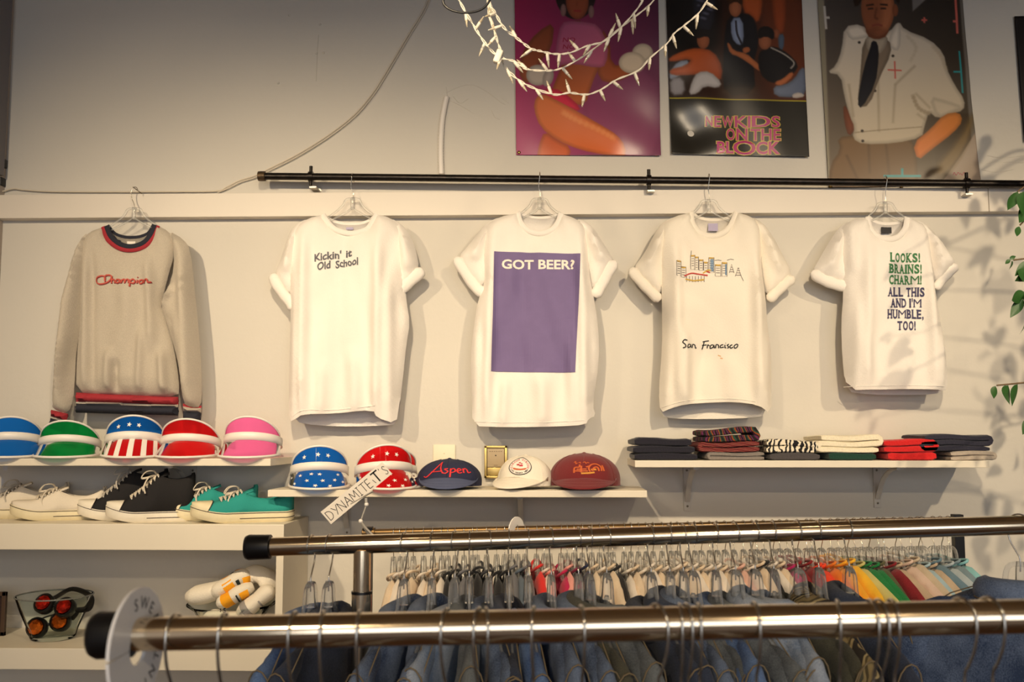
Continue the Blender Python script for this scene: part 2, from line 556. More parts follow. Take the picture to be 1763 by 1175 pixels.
# ------------------------------------------------------------------ lettering helpers
def text_vf(body, bold=0.0, res=3):
    """flat letters in the x-y plane, from the built-in font; returns verts 2d, faces"""
    cu = bpy.data.curves.new('letters', 'FONT')
    cu.body = body
    cu.size = 1.0
    cu.offset = bold
    cu.resolution_u = res
    cu.fill_mode = 'FRONT'
    ob = bpy.data.objects.new('letters', cu)
    col.objects.link(ob)
    dg = bpy.context.evaluated_depsgraph_get()
    me = bpy.data.meshes.new_from_object(ob.evaluated_get(dg))
    V = np.array([v.co[:2] for v in me.vertices]).reshape(-1, 2)
    F = [tuple(p.vertices) for p in me.polygons]
    bpy.data.meshes.remove(me)
    bpy.data.objects.remove(ob)
    bpy.data.curves.remove(cu)
    return V, F

def fit(VF, x0, x1, ytop, ybot, cap=0.73):
    """text verts to pixel coordinates: x0..x1 wide, capital height ytop..ybot"""
    V, F = VF
    w0, w1 = V[:, 0].min(), V[:, 0].max()
    X = x0 + (V[:, 0] - w0) / (w1 - w0) * (x1 - x0)
    Y = ybot - V[:, 1] / cap * (ybot - ytop)
    return np.stack([X, Y], 1), F

def strokes(lines, w, n=5, smooth=True):
    """pen strokes given as polylines (pixel coordinates) -> flat ribbons, verts 2d"""
    V, F = [], []
    for L in lines:
        P = cr(L, n) if smooth and len(L) > 2 else np.asarray(L, dtype=float)
        if len(P) == 2:
            P = np.stack([P[0], (P[0] + P[1]) / 2, P[1]])
        T = np.gradient(P, axis=0)
        T /= np.maximum(np.linalg.norm(T, axis=1, keepdims=True), 1e-9)
        Nn = np.stack([-T[:, 1], T[:, 0]], 1)
        k = len(V)
        ww = w if not hasattr(w, '__len__') else w[0]
        for i in range(len(P)):
            V.append(P[i] + Nn[i] * ww / 2)
            V.append(P[i] - Nn[i] * ww / 2)
        for i in range(len(P) - 1):
            F.append((k + 2 * i, k + 2 * i + 2, k + 2 * i + 3, k + 2 * i + 1))
    return np.array(V), F

def poly2d(pts, h=None):
    """triangulated polygon (pixel coordinates), with inner points every h"""
    P = np.asarray(pts, dtype=float)
    n = len(P)
    if h is None:
        vs = [Vector(p) for p in P]
        r = delaunay_2d_cdt(vs, [(i, (i + 1) % n) for i in range(n)], [], 1, 1e-6)
    else:
        Q = []
        for i in range(n):
            a, b = P[i], P[(i + 1) % n]
            m = max(1, int(np.linalg.norm(b - a) / h))
            for k in range(m):
                Q.append(a + (b - a) * k / m)
        Q = np.array(Q)
        n = len(Q)
        G = np.array([(x, y) for x in np.arange(P[:, 0].min(), P[:, 0].max(), h) for y in np.arange(P[:, 1].min(), P[:, 1].max(), h)])
        if len(G):
            sd = sdist(G, Q)
            G = G[sd > h * 0.4]
        A = np.concatenate([Q, G]) if len(G) else Q
        vs = [Vector(p) for p in A]
        r = delaunay_2d_cdt(vs, [(i, (i + 1) % n) for i in range(n)], [], 1, 1e-6)
    return np.array([v[:] for v in r[0]]), [tuple(f) for f in r[2]]

def sdist(G, P):
    """signed distance of points G to polygon P, positive inside"""
    G = np.asarray(G, dtype=float)
    P = np.asarray(P, dtype=float)
    A, B = P, np.roll(P, -1, axis=0)
    best = np.full(len(G), 1e18)
    ins = np.zeros(len(G), dtype=bool)
    for a, b in zip(A, B):
        d = b - a
        L2 = max(d @ d, 1e-18)
        t = np.clip(((G - a) @ d) / L2, 0, 1)
        q = G - (a + t[:, None] * d)
        best = np.minimum(best, (q * q).sum(1))
        if a[1] != b[1]:
            c = ((a[1] > G[:, 1]) != (b[1] > G[:, 1])) & (G[:, 0] < (b[0] - a[0]) * (G[:, 1] - a[1]) / (b[1] - a[1]) + a[0])
            ins ^= c
    s = np.sqrt(best)
    return np.where(ins, s, -s)

def chaikin(P, n=2):
    P = np.asarray(P, dtype=float)
    for _ in range(n):
        Q = np.roll(P, -1, axis=0)
        P = np.stack([P * 0.75 + Q * 0.25, P * 0.25 + Q * 0.75], 1).reshape(-1, 2)
    return P

# ------------------------------------------------------------------ posters
M_post = mat('poster_print', (255, 255, 255), 0.3, attr='ink', spec=0.5)
M_tack = mat('brass_tack', (170, 140, 80), 0.3, 0.9)

class Paint:
    def __init__(s, X, Y):
        s.X, s.Y = X, Y
        s.P = np.stack([X, Y], 1)
        s.C = np.zeros((len(X), 3))
    def fill(s, f):
        s.C[:] = f
    def grad(s, c00, c10, c01, c11):
        u = (s.X - s.X.min()) / (s.X.max() - s.X.min())
        v = (s.Y - s.Y.min()) / (s.Y.max() - s.Y.min())
        c = [np.array(q, dtype=float) for q in (c00, c10, c01, c11)]
        s.C = (c[0] * (1 - u)[:, None] + c[1] * u[:, None]) * (1 - v)[:, None] + (c[2] * (1 - u)[:, None] + c[3] * u[:, None]) * v[:, None]
    def poly(s, pts, c, c2=None, ax=None, soft=2.0, al=1.0, sm=1):
        P = chaikin(pts, sm) if sm else np.asarray(pts, dtype=float)
        lo, hi = P.min(0) - 6, P.max(0) + 6
        k = np.where((s.X > lo[0]) & (s.X < hi[0]) & (s.Y > lo[1]) & (s.Y < hi[1]))[0]
        if len(k) == 0:
            return
        d = sdist(s.P[k], P)
        a = np.clip(0.5 + d / soft, 0, 1)[:, None] * al
        shd = (0.80 + 0.20 * np.clip(d / 7.0, 0, 1))[:, None] if sm else 1.0
        cc = np.array(c, dtype=float)[None, :]
        if c2 is not None:
            (ax0, ay0), (ax1, ay1) = ax
            dv = np.array([ax1 - ax0, ay1 - ay0], dtype=float)
            t = np.clip(((s.P[k] - np.array([ax0, ay0])) @ dv) / (dv @ dv), 0, 1)[:, None]
            cc = cc * (1 - t) + np.array(c2, dtype=float)[None, :] * t
        s.C[k] = s.C[k] * (1 - a) + cc * shd * a
    def ell(s, cx, cy, rx, ry, c, rot=0, **k):
        a = np.linspace(0, 2 * PI, 20, endpoint=False)
        x, y = rx * np.cos(a), ry * np.sin(a)
        s.poly(np.stack([cx + x * math.cos(rot) - y * math.sin(rot), cy + x * math.sin(rot) + y * math.cos(rot)], 1), c, sm=1, **k)
    def line(s, pts, w, c, **k):
        P = cr(pts, 4) if len(pts) > 2 else np.asarray(pts, dtype=float)
        for i in range(len(P) - 1):
            d = P[i + 1] - P[i]
            nrm = np.array([-d[1], d[0]]) / max(np.linalg.norm(d), 1e-6) * w / 2
            s.poly([P[i] + nrm, P[i + 1] + nrm, P[i + 1] - nrm, P[i] - nrm], c, sm=0, **k)

def poster(label, corners, painter, wave, res=1.25, curl=None, tacks=()):
    """corners: TL TR BR BL in pixels; a wavy sheet with its print as a colour layer"""
    tl, tr, br, bl = [np.array(c, dtype=float) for c in corners]
    nu = int(np.linalg.norm(tr - tl) / res)
    nv = int(np.linalg.norm(bl - tl) / res)
    u = np.linspace(0, 1, nu + 1)
    v = np.linspace(0, 1, nv + 1)
    U, Vv = np.meshgrid(u, v, indexing='ij')
    U, Vv = U.ravel(), Vv.ravel()
    Pp = ((tl[None] * (1 - U)[:, None] + tr[None] * U[:, None]) * (1 - Vv)[:, None] + (bl[None] * (1 - U)[:, None] + br[None] * U[:, None]) * Vv[:, None])
    pt = Paint(Pp[:, 0], Pp[:, 1])
    painter(pt)
    Y0 = -0.005
    D = wave(U, Vv)
    W = np.array([px(a, b, 0.0)[:] for a, b in Pp[[0, nv, nu * (nv + 1), nu * (nv + 1) + nv]]])
    # bilinear in the world too (wall plane)
    X = (W[0] * (1 - U)[:, None] + W[2] * U[:, None]) * (1 - Vv)[:, None] + (W[1] * (1 - U)[:, None] + W[3] * U[:, None]) * Vv[:, None]
    X[:, 1] = Y0 - D
    if curl is not None:
        X = curl(U, Vv, X)
    F = []
    for i in range(nu):
        for j in range(nv):
            F.append((i * (nv + 1) + j, (i + 1) * (nv + 1) + j, (i + 1) * (nv + 1) + j + 1, i * (nv + 1) + j + 1))
    base = px(*((bl + br) / 2), 0.0)
    t = thing('poster', label, 'poster', base, 'posters on the upper wall')
    o = wnew('sheet', (X, F), M_post, t)
    at = o.data.color_attributes.new('ink', 'FLOAT_COLOR', 'POINT')
    C = np.clip(pt.C / 255.0, 0, 1)
    C = np.where(C <= 0.04045, C / 12.92, ((C + 0.055) / 1.055) ** 2.4)
    at.data.foreach_set('color', np.concatenate([C, np.ones((len(C), 1))], 1).ravel())
    thick(o, 0.0004)
    def on(V2, off=0.0012):
        """pixel-plane print points on this sheet"""
        out = []
        for a, b in V2:
            w = px(a, b, 0.0)
            vv = np.clip((b - tl[1]) / (bl[1] - tl[1]), 0, 1)
            xa, xb = tl[0] + (bl[0] - tl[0]) * vv, tr[0] + (br[0] - tr[0]) * vv
            uu = np.clip((a - xa) / (xb - xa), 0, 1)
            out.append((w.x, Y0 - float(wave(np.array([uu]), np.array([vv]))[0]) - off, w.z))
        return np.array(out)
    for a, b in tacks:
        p = px(a, b, -0.01)
        wnew('tack', ball((p.x, -0.010, p.z), 0.0055, 10, 6, (1, 0.6, 1)), M_tack, t)
    return t, on

SK = (196, 104, 56)
def paint_fitness(p):
    p.grad((150, 26, 70), (60, 20, 48), (172, 58, 110), (122, 60, 92))
    p.poly([(1010, 150), (1130, 100), (1140, 280), (1060, 280), (1010, 220)], (150, 88, 116), soft=60, al=0.5)
    # hair and head
    p.ell(991, -10, 36, 48, (34, 20, 22))
    p.poly([(984, 40), (1004, 40), (1008, 70), (978, 70)], (120, 58, 34))
    p.ell(994, 6, 20, 32, (146, 72, 46))
    p.ell(970, 22, 5, 11, (150, 110, 104))
    p.ell(1018, 24, 5, 11, (150, 110, 104))
    p.poly([(968, -10), (974, -34), (994, -42), (1014, -34), (1020, -10), (1012, -4), (994, -14), (978, -6)], (30, 18, 20))
    p.line([(983, 2), (990, 1)], 2.0, (60, 26, 20)); p.line([(999, 1), (1006, 2)], 2.0, (60, 26, 20))
    p.line([(994, 6), (993, 14)], 1.6, (112, 52, 34), soft=3, al=0.7)
    p.line([(988, 23), (1000, 23)], 2.6, (150, 40, 44))
    # arms
    p.poly([(955, 42), (925, 60), (900, 92), (892, 130), (905, 150), (922, 140), (930, 110), (950, 90)], (128, 62, 34), (150, 76, 44), ((940, 50), (900, 150)))
    p.poly([(1036, 50), (1050, 75), (1052, 115), (1080, 118), (1092, 125), (1078, 140), (1040, 148), (1026, 125)], (140, 68, 38), (168, 84, 46), ((1036, 50), (1080, 140)))
    # white paddles in the hands
    p.ell(926, 134, 20, 18, (190, 176, 162))
    p.ell(944, 138, 9, 16, (176, 160, 150), rot=0.3)
    p.ell(1106, 95, 18, 16, (206, 188, 164))
    p.ell(1088, 112, 23, 19, (218, 198, 172))
    # waist
    p.poly([(972, 105), (1036, 110), (1018, 150), (1008, 185), (975, 182), (945, 172), (958, 140)], (150, 74, 40), (188, 98, 52), ((960, 120), (1000, 180)))
    # pink top
    p.poly([(966, 44), (985, 40), (1008, 42), (1030, 46), (1048, 80), (1044, 116), (1030, 121), (990, 114), (955, 118), (958, 80)], (168, 82, 118), (190, 96, 124), ((966, 44), (1040, 120)))
    # briefs and legs
    p.poly([(940, 155), (968, 160), (1002, 190), (990, 196), (952, 182), (936, 168)], (206, 32, 66))
    p.poly([(935, 165), (958, 176), (1000, 198), (1040, 222), (1062, 236), (1076, 254), (1076, 276), (1034, 268), (1000, 260), (960, 245), (930, 222), (919, 192), (922, 172)], (206, 108, 52), (214, 102, 48), ((930, 180), (1070, 260)))
    p.line([(968, 196), (990, 208), (1030, 226), (1058, 242)], 5, (236, 160, 96), soft=8, al=0.6)
    p.poly([(938, 228), (960, 244), (984, 256), (978, 280), (924, 280), (928, 250)], (190, 84, 40), (206, 96, 46), ((940, 230), (940, 280)))

def wave1(u, v):
    return 0.006 + 0.008 * np.sin(5 * u + 1.2) * np.sin(3.2 * v + 0.5) * v + 0.006 * np.sin(13 * u + 6 * v) * u * v * v + 0.004 * np.sin(23 * v - 9 * u) * u * v * v
p1, on1 = poster('magenta poster of a figure in a pink top and briefs, leftmost poster', [(885, -105), (1131, -108), (1137, 270), (889, 268)], paint_fitness, wave1, tacks=((893.5, 262.5), (1130, 266)))
for yy in (72, 84):
    V, F = fit(text_vf('NO', 0.01), 969, 990, yy - 5, yy + 3)
    V[:, 0] -= (V[:, 1] - yy) * 0.2
    wnew('lettering', (on1(V), F), mat('red_print', (150, 24, 60), 0.4), p1, smooth=False)

def paint_band(p):
    p.grad((24, 16, 16), (70, 34, 22), (40, 28, 22), (84, 44, 28))
    p.poly([(1300, -40), (1384, -40), (1390, 170), (1330, 170), (1310, 90)], (100, 48, 26), soft=30, al=0.9)
    p.poly([(1145, -20), (1240, -20), (1230, 110), (1150, 90)], (14, 12, 14), soft=20)
    # back row: sleeves and bodies
    p.poly([(1190, -10), (1232, -10), (1228, 60), (1196, 52)], (34, 34, 44), soft=4)
    for k in range(16):
        p.ell(1200 + (k * 37 % 26), 4 + (k * 23 % 38), 3, 2, (120, 120, 142), soft=3, al=0.7)
    p.poly([(1275, -20), (1310, -20), (1312, 20), (1304, 46), (1292, 30), (1278, 26)], (178, 84, 40), soft=4)
    p.poly([(1326, -20), (1352, -20), (1352, 56), (1338, 66), (1330, 40)], (150, 68, 34), soft=4)
    p.ell(1336, 62, 6, 8, (150, 84, 56))
    p.poly([(1338, 64), (1350, 62), (1348, 90), (1340, 90)], (84, 100, 122), soft=3)
    # centre sitter
    p.poly([(1252, 32), (1284, 26), (1300, 40), (1306, 80), (1296, 110), (1300, 166), (1246, 168), (1244, 120), (1246, 70)], (24, 24, 30), soft=3)
    p.poly([(1257, 36), (1278, 34), (1280, 78), (1270, 84), (1258, 70)], (142, 156, 186), soft=2.5)
    p.line([(1266, 40), (1268, 62), (1276, 80)], 3, (30, 26, 30))
    p.ell(1265, 18, 11, 16, (172, 104, 70))
    p.poly([(1252, 14), (1254, -2), (1266, -6), (1278, 0), (1277, 14), (1266, 6)], (70, 40, 22))
    p.poly([(1254, 78), (1262, 92), (1284, 96), (1300, 110), (1312, 120), (1310, 128), (1298, 122), (1292, 116), (1270, 102), (1256, 98), (1250, 80)], (186, 108, 66), soft=2.5)
    p.poly([(1276, 88), (1288, 84), (1292, 92), (1280, 98)], (176, 100, 62))
    # left sitter in an orange jumper
    p.poly([(1152, 128), (1166, 110), (1188, 108), (1176, 130), (1160, 140), (1152, 140)], (150, 160, 178), soft=3)
    p.poly([(1150, 104), (1176, 92), (1200, 86), (1228, 92), (1244, 120), (1240, 146), (1214, 130), (1190, 134), (1156, 134), (1150, 124), (1180, 118), (1190, 106), (1152, 112)], (196, 92, 40), (160, 72, 34), ((1170, 90), (1240, 140)), soft=3)
    p.poly([(1200, 128), (1222, 126), (1243, 146), (1236, 156), (1212, 152), (1200, 166), (1184, 168), (1190, 144)], (190, 186, 186), soft=3)
    p.poly([(1152, 138), (1176, 136), (1180, 166), (1154, 168)], (150, 146, 150), soft=5)
    p.ell(1210, 74, 11, 15, (160, 92, 60))
    p.poly([(1198, 72), (1198, 58), (1212, 54), (1224, 60), (1224, 74), (1216, 66)], (24, 16, 16))
    # right sitter in black
    p.poly([(1304, 96), (1318, 86), (1334, 84), (1356, 96), (1374, 116), (1366, 130), (1348, 142), (1326, 148), (1306, 130)], (20, 18, 22), soft=3)
    p.line([(1326, 86), (1350, 98), (1366, 112), (1360, 122)], 2.4, (200, 192, 180), al=0.8)
    p.ell(1316, 76, 11, 14, (156, 92, 62))
    p.poly([(1304, 72), (1304, 54), (1318, 48), (1332, 56), (1332, 74), (1318, 66)], (22, 16, 18))
    p.poly([(1346, 140), (1362, 126), (1366, 134), (1346, 152), (1334, 150), (1334, 144)], (196, 112, 68), soft=2.5)
    p.poly([(1330, 152), (1350, 150), (1366, 140), (1378, 120), (1386, 122), (1388, 166), (1366, 172), (1332, 170)], (120, 130, 150), (96, 106, 128), ((1330, 150), (1388, 170)), soft=3)
    p.poly([(1362, 166), (1376, 162), (1386, 170), (1364, 174)], (206, 196, 188))
    p.poly([(1240, 150), (1300, 150), (1306, 172), (1236, 172)], (70, 54, 40), soft=12, al=0.6)
    # black title field
    p.poly([(1140, 172), (1400, 178), (1400, 300), (1140, 300)], (34, 32, 28), sm=0)
    p.line([(1152, 172), (1390, 178)], 1.6, (190, 176, 50), soft=1.2)
    p.poly([(1383, -120), (1400, -120), (1400, 176), (1386, 176)], (58, 30, 44), sm=0)

def wave2(u, v):
    return 0.006 + 0.006 * np.sin(4.4 * u + 0.3) * np.sin(4 * v + 0.3) * v + 0.009 * np.exp(-((u - 0.2) / 0.2) ** 2) * np.sin(26 * v + 3 * u) * np.clip(v - 0.45, 0, 1) * 1.3 + 0.005 * np.sin(15 * u - 11 * v) * (1 - u) * v
p2, on2 = poster('dark band poster of five seated and standing figures with pink title', [(1142.5, -103), (1374.5, -106), (1391, 272.5), (1155, 267)], paint_band, wave2, tacks=((1158.5, 262), (1387, 268)))
M_mag = mat('magenta_print', (176, 42, 112), 0.35)
M_yel = mat('yellow_print', (196, 172, 60), 0.35)
def title(word, x0, x1, y0, y1, bold=0.02):
    VF = text_vf(word, bold)
    V, F = fit(VF, x0, x1, y0, y1)
    VF2 = text_vf(word, bold + 0.035)
    V2, F2 = fit(VF2, x0 - 1.4, x1 + 1.4, y0, y1)
    sk = lambda q: np.stack([q[:, 0], q[:, 1] + (q[:, 0] - 1290) * 0.022], 1)
    wnew('title_outline', (on2(sk(V2), 0.0008), F2), M_yel, p2, smooth=False)
    wnew('title_letters', (on2(sk(V), 0.0013), F), M_mag, p2, smooth=False)
title('N', 1214, 1226, 203, 220); title('E', 1229, 1240, 202, 221); title('W', 1242, 1262, 202, 221); title('KI', 1264, 1291, 201, 221); title('D', 1293, 1325, 201, 220); title('S', 1327, 1341, 201, 220)
title('O', 1250, 1264, 223, 243); title('N', 1267, 1286, 222, 243); title('THE', 1291, 1342, 223, 243)
title('BL', 1233, 1262, 246, 266, 0.03); title('O', 1261, 1300, 243, 268, 0.01); title('CK', 1301, 1341, 245, 266, 0.03)

def paint_jacket(p):
    p.grad((58, 54, 56), (22, 18, 18), (120, 106, 88), (74, 60, 40))
    p.poly([(1640, -120), (1700, -120), (1710, 340), (1676, 340), (1664, 170)], (104, 98, 90), soft=3, sm=0)
    p.poly([(1400, -130), (1413, -130), (1429, 340), (1410, 340)], (140, 132, 112), soft=3, sm=0)
    p.poly([(1567, -40), (1600, -40), (1594, 2), (1570, 24)], (118, 112, 108), sm=0)
    # trousers
    p.poly([(1440, 240), (1470, 236), (1560, 236), (1576, 256), (1580, 330), (1424, 330), (1428, 285), (1446, 262)], (120, 92, 62), (100, 76, 48), ((1440, 240), (1570, 330)))
    for q in ((1494, 250, 1496, 300), (1524, 252, 1530, 306), (1456, 270, 1480, 320)):
        p.line([q[:2], q[2:]], 3, (82, 62, 40), soft=5, al=0.7)
    # far arm
    p.poly([(1450, 180), (1466, 205), (1472, 225), (1460, 240), (1452, 215)], (120, 64, 38))
    # jacket
    p.poly([(1452, 50), (1482, 46), (1500, 70), (1530, 60), (1546, 40), (1556, 56), (1600, 72), (1624, 96), (1628, 122), (1642, 150), (1660, 176), (1658, 194), (1634, 200), (1612, 208), (1598, 196), (1590, 222), (1586, 240), (1540, 250), (1484, 252), (1466, 242), (1470, 222), (1462, 206), (1452, 170), (1446, 134), (1422, 130), (1438, 118), (1448, 90)], (214, 202, 184), (188, 174, 150), ((1500, 60), (1580, 250)))
    for q in ((1540, 150, 1536, 215), (1574, 118, 1540, 150), (1510, 130, 1512, 230), (1600, 190, 1575, 165), (1578, 200, 1592, 210), (1460, 150, 1468, 205)):
        p.line([q[:2], q[2:]], 3, (150, 136, 114), soft=5, al=0.7)
    p.line([(1470, 232), (1510, 228), (1586, 222)], 1.5, (140, 126, 104), soft=2)
    p.poly([(1598, 170), (1630, 178), (1658, 188), (1634, 200), (1612, 208)], (190, 176, 154), soft=5, al=0.8)
    p.line([(1570, 168), (1580, 190), (1600, 200)], 4, (140, 124, 100), soft=6, al=0.8)
    p.line([(1628, 124), (1618, 100), (1604, 84)], 3, (176, 160, 136), soft=6, al=0.7)
    p.line([(1560, 66), (1576, 86), (1566, 110)], 3, (182, 168, 146), soft=6, al=0.6)
    for bx_, by_ in ((1478, 78), (1536, 101), (1483, 229), (1484, 246), (1505, 161)):
        p.ell(bx_, by_, 2.4, 2.2, (50, 40, 34))
    p.poly([(1452, 52), (1482, 46), (1500, 66), (1480, 72), (1462, 74)], (226, 214, 196))
    p.poly([(1527, 74), (1544, 40), (1550, 54), (1548, 92), (1534, 90)], (226, 214, 196))
    # open front, shirt, tie
    p.poly([(1484, 74), (1504, 68), (1530, 72), (1534, 96), (1512, 140), (1496, 186), (1474, 190), (1480, 130)], (128, 112, 94))
    p.poly([(1488, 64), (1512, 70), (1528, 66), (1524, 86), (1512, 100), (1492, 96)], (172, 158, 138))
    p.poly([(1500, 74), (1510, 78), (1512, 104), (1506, 150), (1482, 192), (1474, 182), (1486, 120), (1496, 90)], (24, 24, 32))
    # head
    p.poly([(1488, 40), (1530, 40), (1528, 66), (1508, 74), (1490, 66)], (132, 74, 46))
    p.ell(1510, 18, 29, 50, (172, 104, 68))
    p.ell(1500, 24, 16, 40, (120, 66, 42), soft=14, al=0.6)
    p.poly([(1468, 16), (1466, -30), (1490, -52), (1530, -52), (1550, -28), (1548, 14), (1540, 4), (1534, -8), (1504, -12), (1484, -2), (1478, 14)], (44, 28, 18))
    p.line([(1490, 14), (1503, 12)], 2.8, (48, 28, 18)); p.line([(1514, 12), (1527, 13)], 2.8, (48, 28, 18))
    p.line([(1493, 20), (1502, 19)], 2.6, (40, 26, 20)); p.line([(1515, 19), (1524, 19)], 2.6, (40, 26, 20))
    p.line([(1508, 18), (1505, 34), (1510, 37)], 2.2, (98, 54, 34), soft=4, al=0.8)
    p.line([(1500, 49), (1509, 47), (1518, 49)], 3, (130, 62, 48))
    p.ell(1510, 60, 14, 8, (116, 64, 42), soft=10, al=0.5)
    p.ell(1540, 22, 5, 11, (150, 86, 54))
    # near arm in the pocket
    p.poly([(1624, 200), (1650, 196), (1656, 212), (1640, 232), (1600, 262), (1578, 280), (1570, 250), (1600, 226)], (196, 120, 54), (206, 116, 50), ((1640, 200), (1580, 270)))
    # graphic marks
    rd, tl_, wt = (196, 96, 84), (36, 138, 142), (196, 190, 180)
    for c, w, ls in ((rd, 2.6, [((1539, 110), (1540, 140)), ((1527, 125), (1551, 126))]), (rd, 3.2, [((1590, 34), (1590, 44)), ((1585, 39), (1595, 39))]),
                     (rd, 4, [((1642, -20), (1647, 62)), ((1639, 41), (1646, 41))]), (tl_, 3, [((1650, 92), (1656, 164)), ((1640, 128), (1654, 128))]),
                     (wt, 4, [((1418, 15), (1421, 55)), ((1420, 35), (1427, 35))]), (tl_, 4, [((1520, 305), (1584, 305)), ((1552, 292), (1552, 306))])):
        for a, b in ls:
            p.line([a, b], w, c, soft=1.2)
    # grey corner block
    p.poly([(1622, 312), (1652, 270), (1684, 220), (1700, 220), (1700, 330), (1622, 330)], (150, 134, 118), sm=0)
    p.poly([(1600, 300), (1650, 240), (1672, 196), (1676, 210), (1660, 262), (1626, 308)], (122, 98, 58), soft=10, al=0.8)

def wave3(u, v):
    c = np.clip((u - 0.72) / 0.28, 0, 1) * np.clip((v - 0.72) / 0.28, 0, 1)
    return 0.004 + 0.003 * np.sin(4 * u + 0.8) * np.sin(3.6 * v) * v + 0.012 * c + 0.003 * np.sin(24 * v + 8 * u) * np.clip(u - 0.7, 0, 1) * v * 2
p3, on3 = poster('poster of a figure in a white jacket and dark tie, rightmost full poster', [(1400, -112), (1645.5, -108), (1684, 318), (1425.5, 325)], paint_jacket, wave3, tacks=((1682, 280), (1430, 321), (1552, 323)))
V, F = strokes([[(1638, 303), (1640, 299), (1643, 304), (1646, 299), (1649, 303)], [(1650, 300), (1653, 304), (1656, 299), (1660, 303)]], 0.9)
wnew('small_print', (on3(V), F), mat('red_print', (150, 24, 60), 0.4), p3, smooth=False)

def paint_dark(p):
    p.grad((20, 18, 22), (40, 36, 40), (18, 16, 18), (30, 26, 26))
poster('dark poster cut off by the right edge of the view', [(1744, 30), (1944, 26), (1962, 262), (1761, 246)], paint_dark, lambda u, v: 0.004 + 0.002 * np.sin(5 * u) * np.sin(4 * v), res=4)
# ------------------------------------------------------------------ hanging garments seen face on
FOLD = 2.7
class Panel:
    """cloth panel: outline in pixels at depth Y; bulges towards the viewer with folds"""
    def __init__(s, outline, Y, bulge=0.03, w=0.06, folds=(), sign=-1, sm=2, noise=0.004, seed=0, h=0.011, hem_px=None):
        s.Y, s.bulge, s.w, s.sign = Y, bulge, w, sign
        P = chaikin(outline, sm) if sm else np.asarray(outline, float)
        s.W = np.array([(q.x, q.z) for q in (px(a, b, Y) for a, b in P)])
        # even spacing along the rim
        Q = []
        for i in range(len(s.W)):
            a, b = s.W[i], s.W[(i + 1) % len(s.W)]
            m = max(1, int(np.linalg.norm(b - a) / (h * 0.9)))
            for k in range(m):
                Q.append(a + (b - a) * k / m)
        s.rim = np.array(Q)
        keep = [0]
        for i in range(1, len(s.rim)):
            if np.linalg.norm(s.rim[i] - s.rim[keep[-1]]) > h * 0.45:
                keep.append(i)
        s.rim = s.rim[keep]
        s.h = h
        s.hz = None if hem_px is None else px(880, hem_px, Y).z
        s.ph = [(random.Random(seed * 31 + k).uniform(0, 6.28), random.Random(seed * 57 + k).uniform(0.75, 1.3)) for k in range(6)]
        s.noise = noise
        s.folds = []
        for (x0, y0, x1, y1, amp, wd) in folds:
            a, b = px(x0, y0, Y), px(x1, y1, Y)
            s.folds.append((np.array([a.x, a.z]), np.array([b.x, b.z]), amp, wd * 0.00178))
    def depth(s, P, inside=None):
        P = np.asarray(P, float)
        d = np.maximum(sdist(P, s.rim), 0)
        if s.hz is not None:
            # open hem: only the side rims pull the cloth together
            A = s.rim[s.rim[:, 1] > s.hz]
            dd = np.sqrt(((P[:, None, :] - A[None, :, :]) ** 2).sum(2)).min(1)
            lowz = P[:, 1] < s.hz + s.w * 1.2
            # below the last side point measure sideways only
            xl, xr = s.rim[s.rim[:, 1] < s.hz + 0.05][:, 0].min(), s.rim[s.rim[:, 1] < s.hz + 0.05][:, 0].max()
            side = np.maximum(np.minimum(P[:, 0] - xl, xr - P[:, 0]), 0)
            d = np.where(lowz, np.where(P[:, 1] < s.hz + 0.02, np.minimum(side, np.maximum(dd, side)), np.minimum(dd, np.maximum(side, d))), d)
        t = np.clip(d / s.w, 0, 1)
        y = s.bulge * np.sqrt(np.clip(1 - (1 - t) ** 2, 0, 1))
        for a, b, amp, wd in s.folds:
            v = b - a
            L = np.linalg.norm(v)
            v = v / L
            al = (P - a) @ v
            pe = (P - a) @ np.array([-v[1], v[0]])
            fade = np.clip(al / (0.25 * L) + 0.15, 0, 1) * np.clip((L - al) / (0.2 * L) + 0.3, 0, 1)
            y = y + FOLD * amp * np.exp(-(pe / wd) ** 2) * fade * np.minimum(1, t * 2.5)
        x, z = P[:, 0], P[:, 1]
        n = 0
        for k, (p0, f) in enumerate(s.ph):
            n = n + np.sin((26 + 13 * k) * f * x + (6 + 5 * k) * z * (1 if k % 2 else -1) + p0) / (1 + 0.5 * k)
        y = y + s.noise * n * 0.5 * np.minimum(1, t * 1.6)
        return s.Y + s.sign * y
    def mesh(s):
        R_ = s.rim
        n = len(R_)
        lo, hi = R_.min(0), R_.max(0)
        g = []
        row = 0
        for z in np.arange(lo[1], hi[1], s.h * 0.87):
            for x in np.arange(lo[0] + (s.h / 2 if row % 2 else 0), hi[0], s.h):
                g.append((x, z))
            row += 1
        g = np.array(g)
        g = g[sdist(g, R_) > s.h * 0.5]
        A = np.concatenate([R_, g])
        r = delaunay_2d_cdt([Vector(p) for p in A], [(i, (i + 1) % n) for i in range(n)], [], 1, 1e-7)
        P = np.array([v[:] for v in r[0]])
        y = s.depth(P)
        V = np.stack([P[:, 0], y, P[:, 1]], 1)
        return V, [tuple(f) for f in r[2]]
    def on(s, V2, off=0.0016):
        P = np.array([(q.x, q.z) for q in (px(a, b, s.Y - s.bulge) for a, b in V2)])
        # the print lies on the bulged cloth
        y = s.depth(P)
        return np.stack([P[:, 0], y - off, P[:, 1]], 1)

def rib(pts, Y, r=0.006, n=4, flat=0.6):
    return tube(cr([px(a, b, yy) for (a, b), yy in zip(pts, Y if hasattr(Y, '__len__') else [Y] * len(pts))], n), r, 8, flat=flat, up=(0, -1, 0))

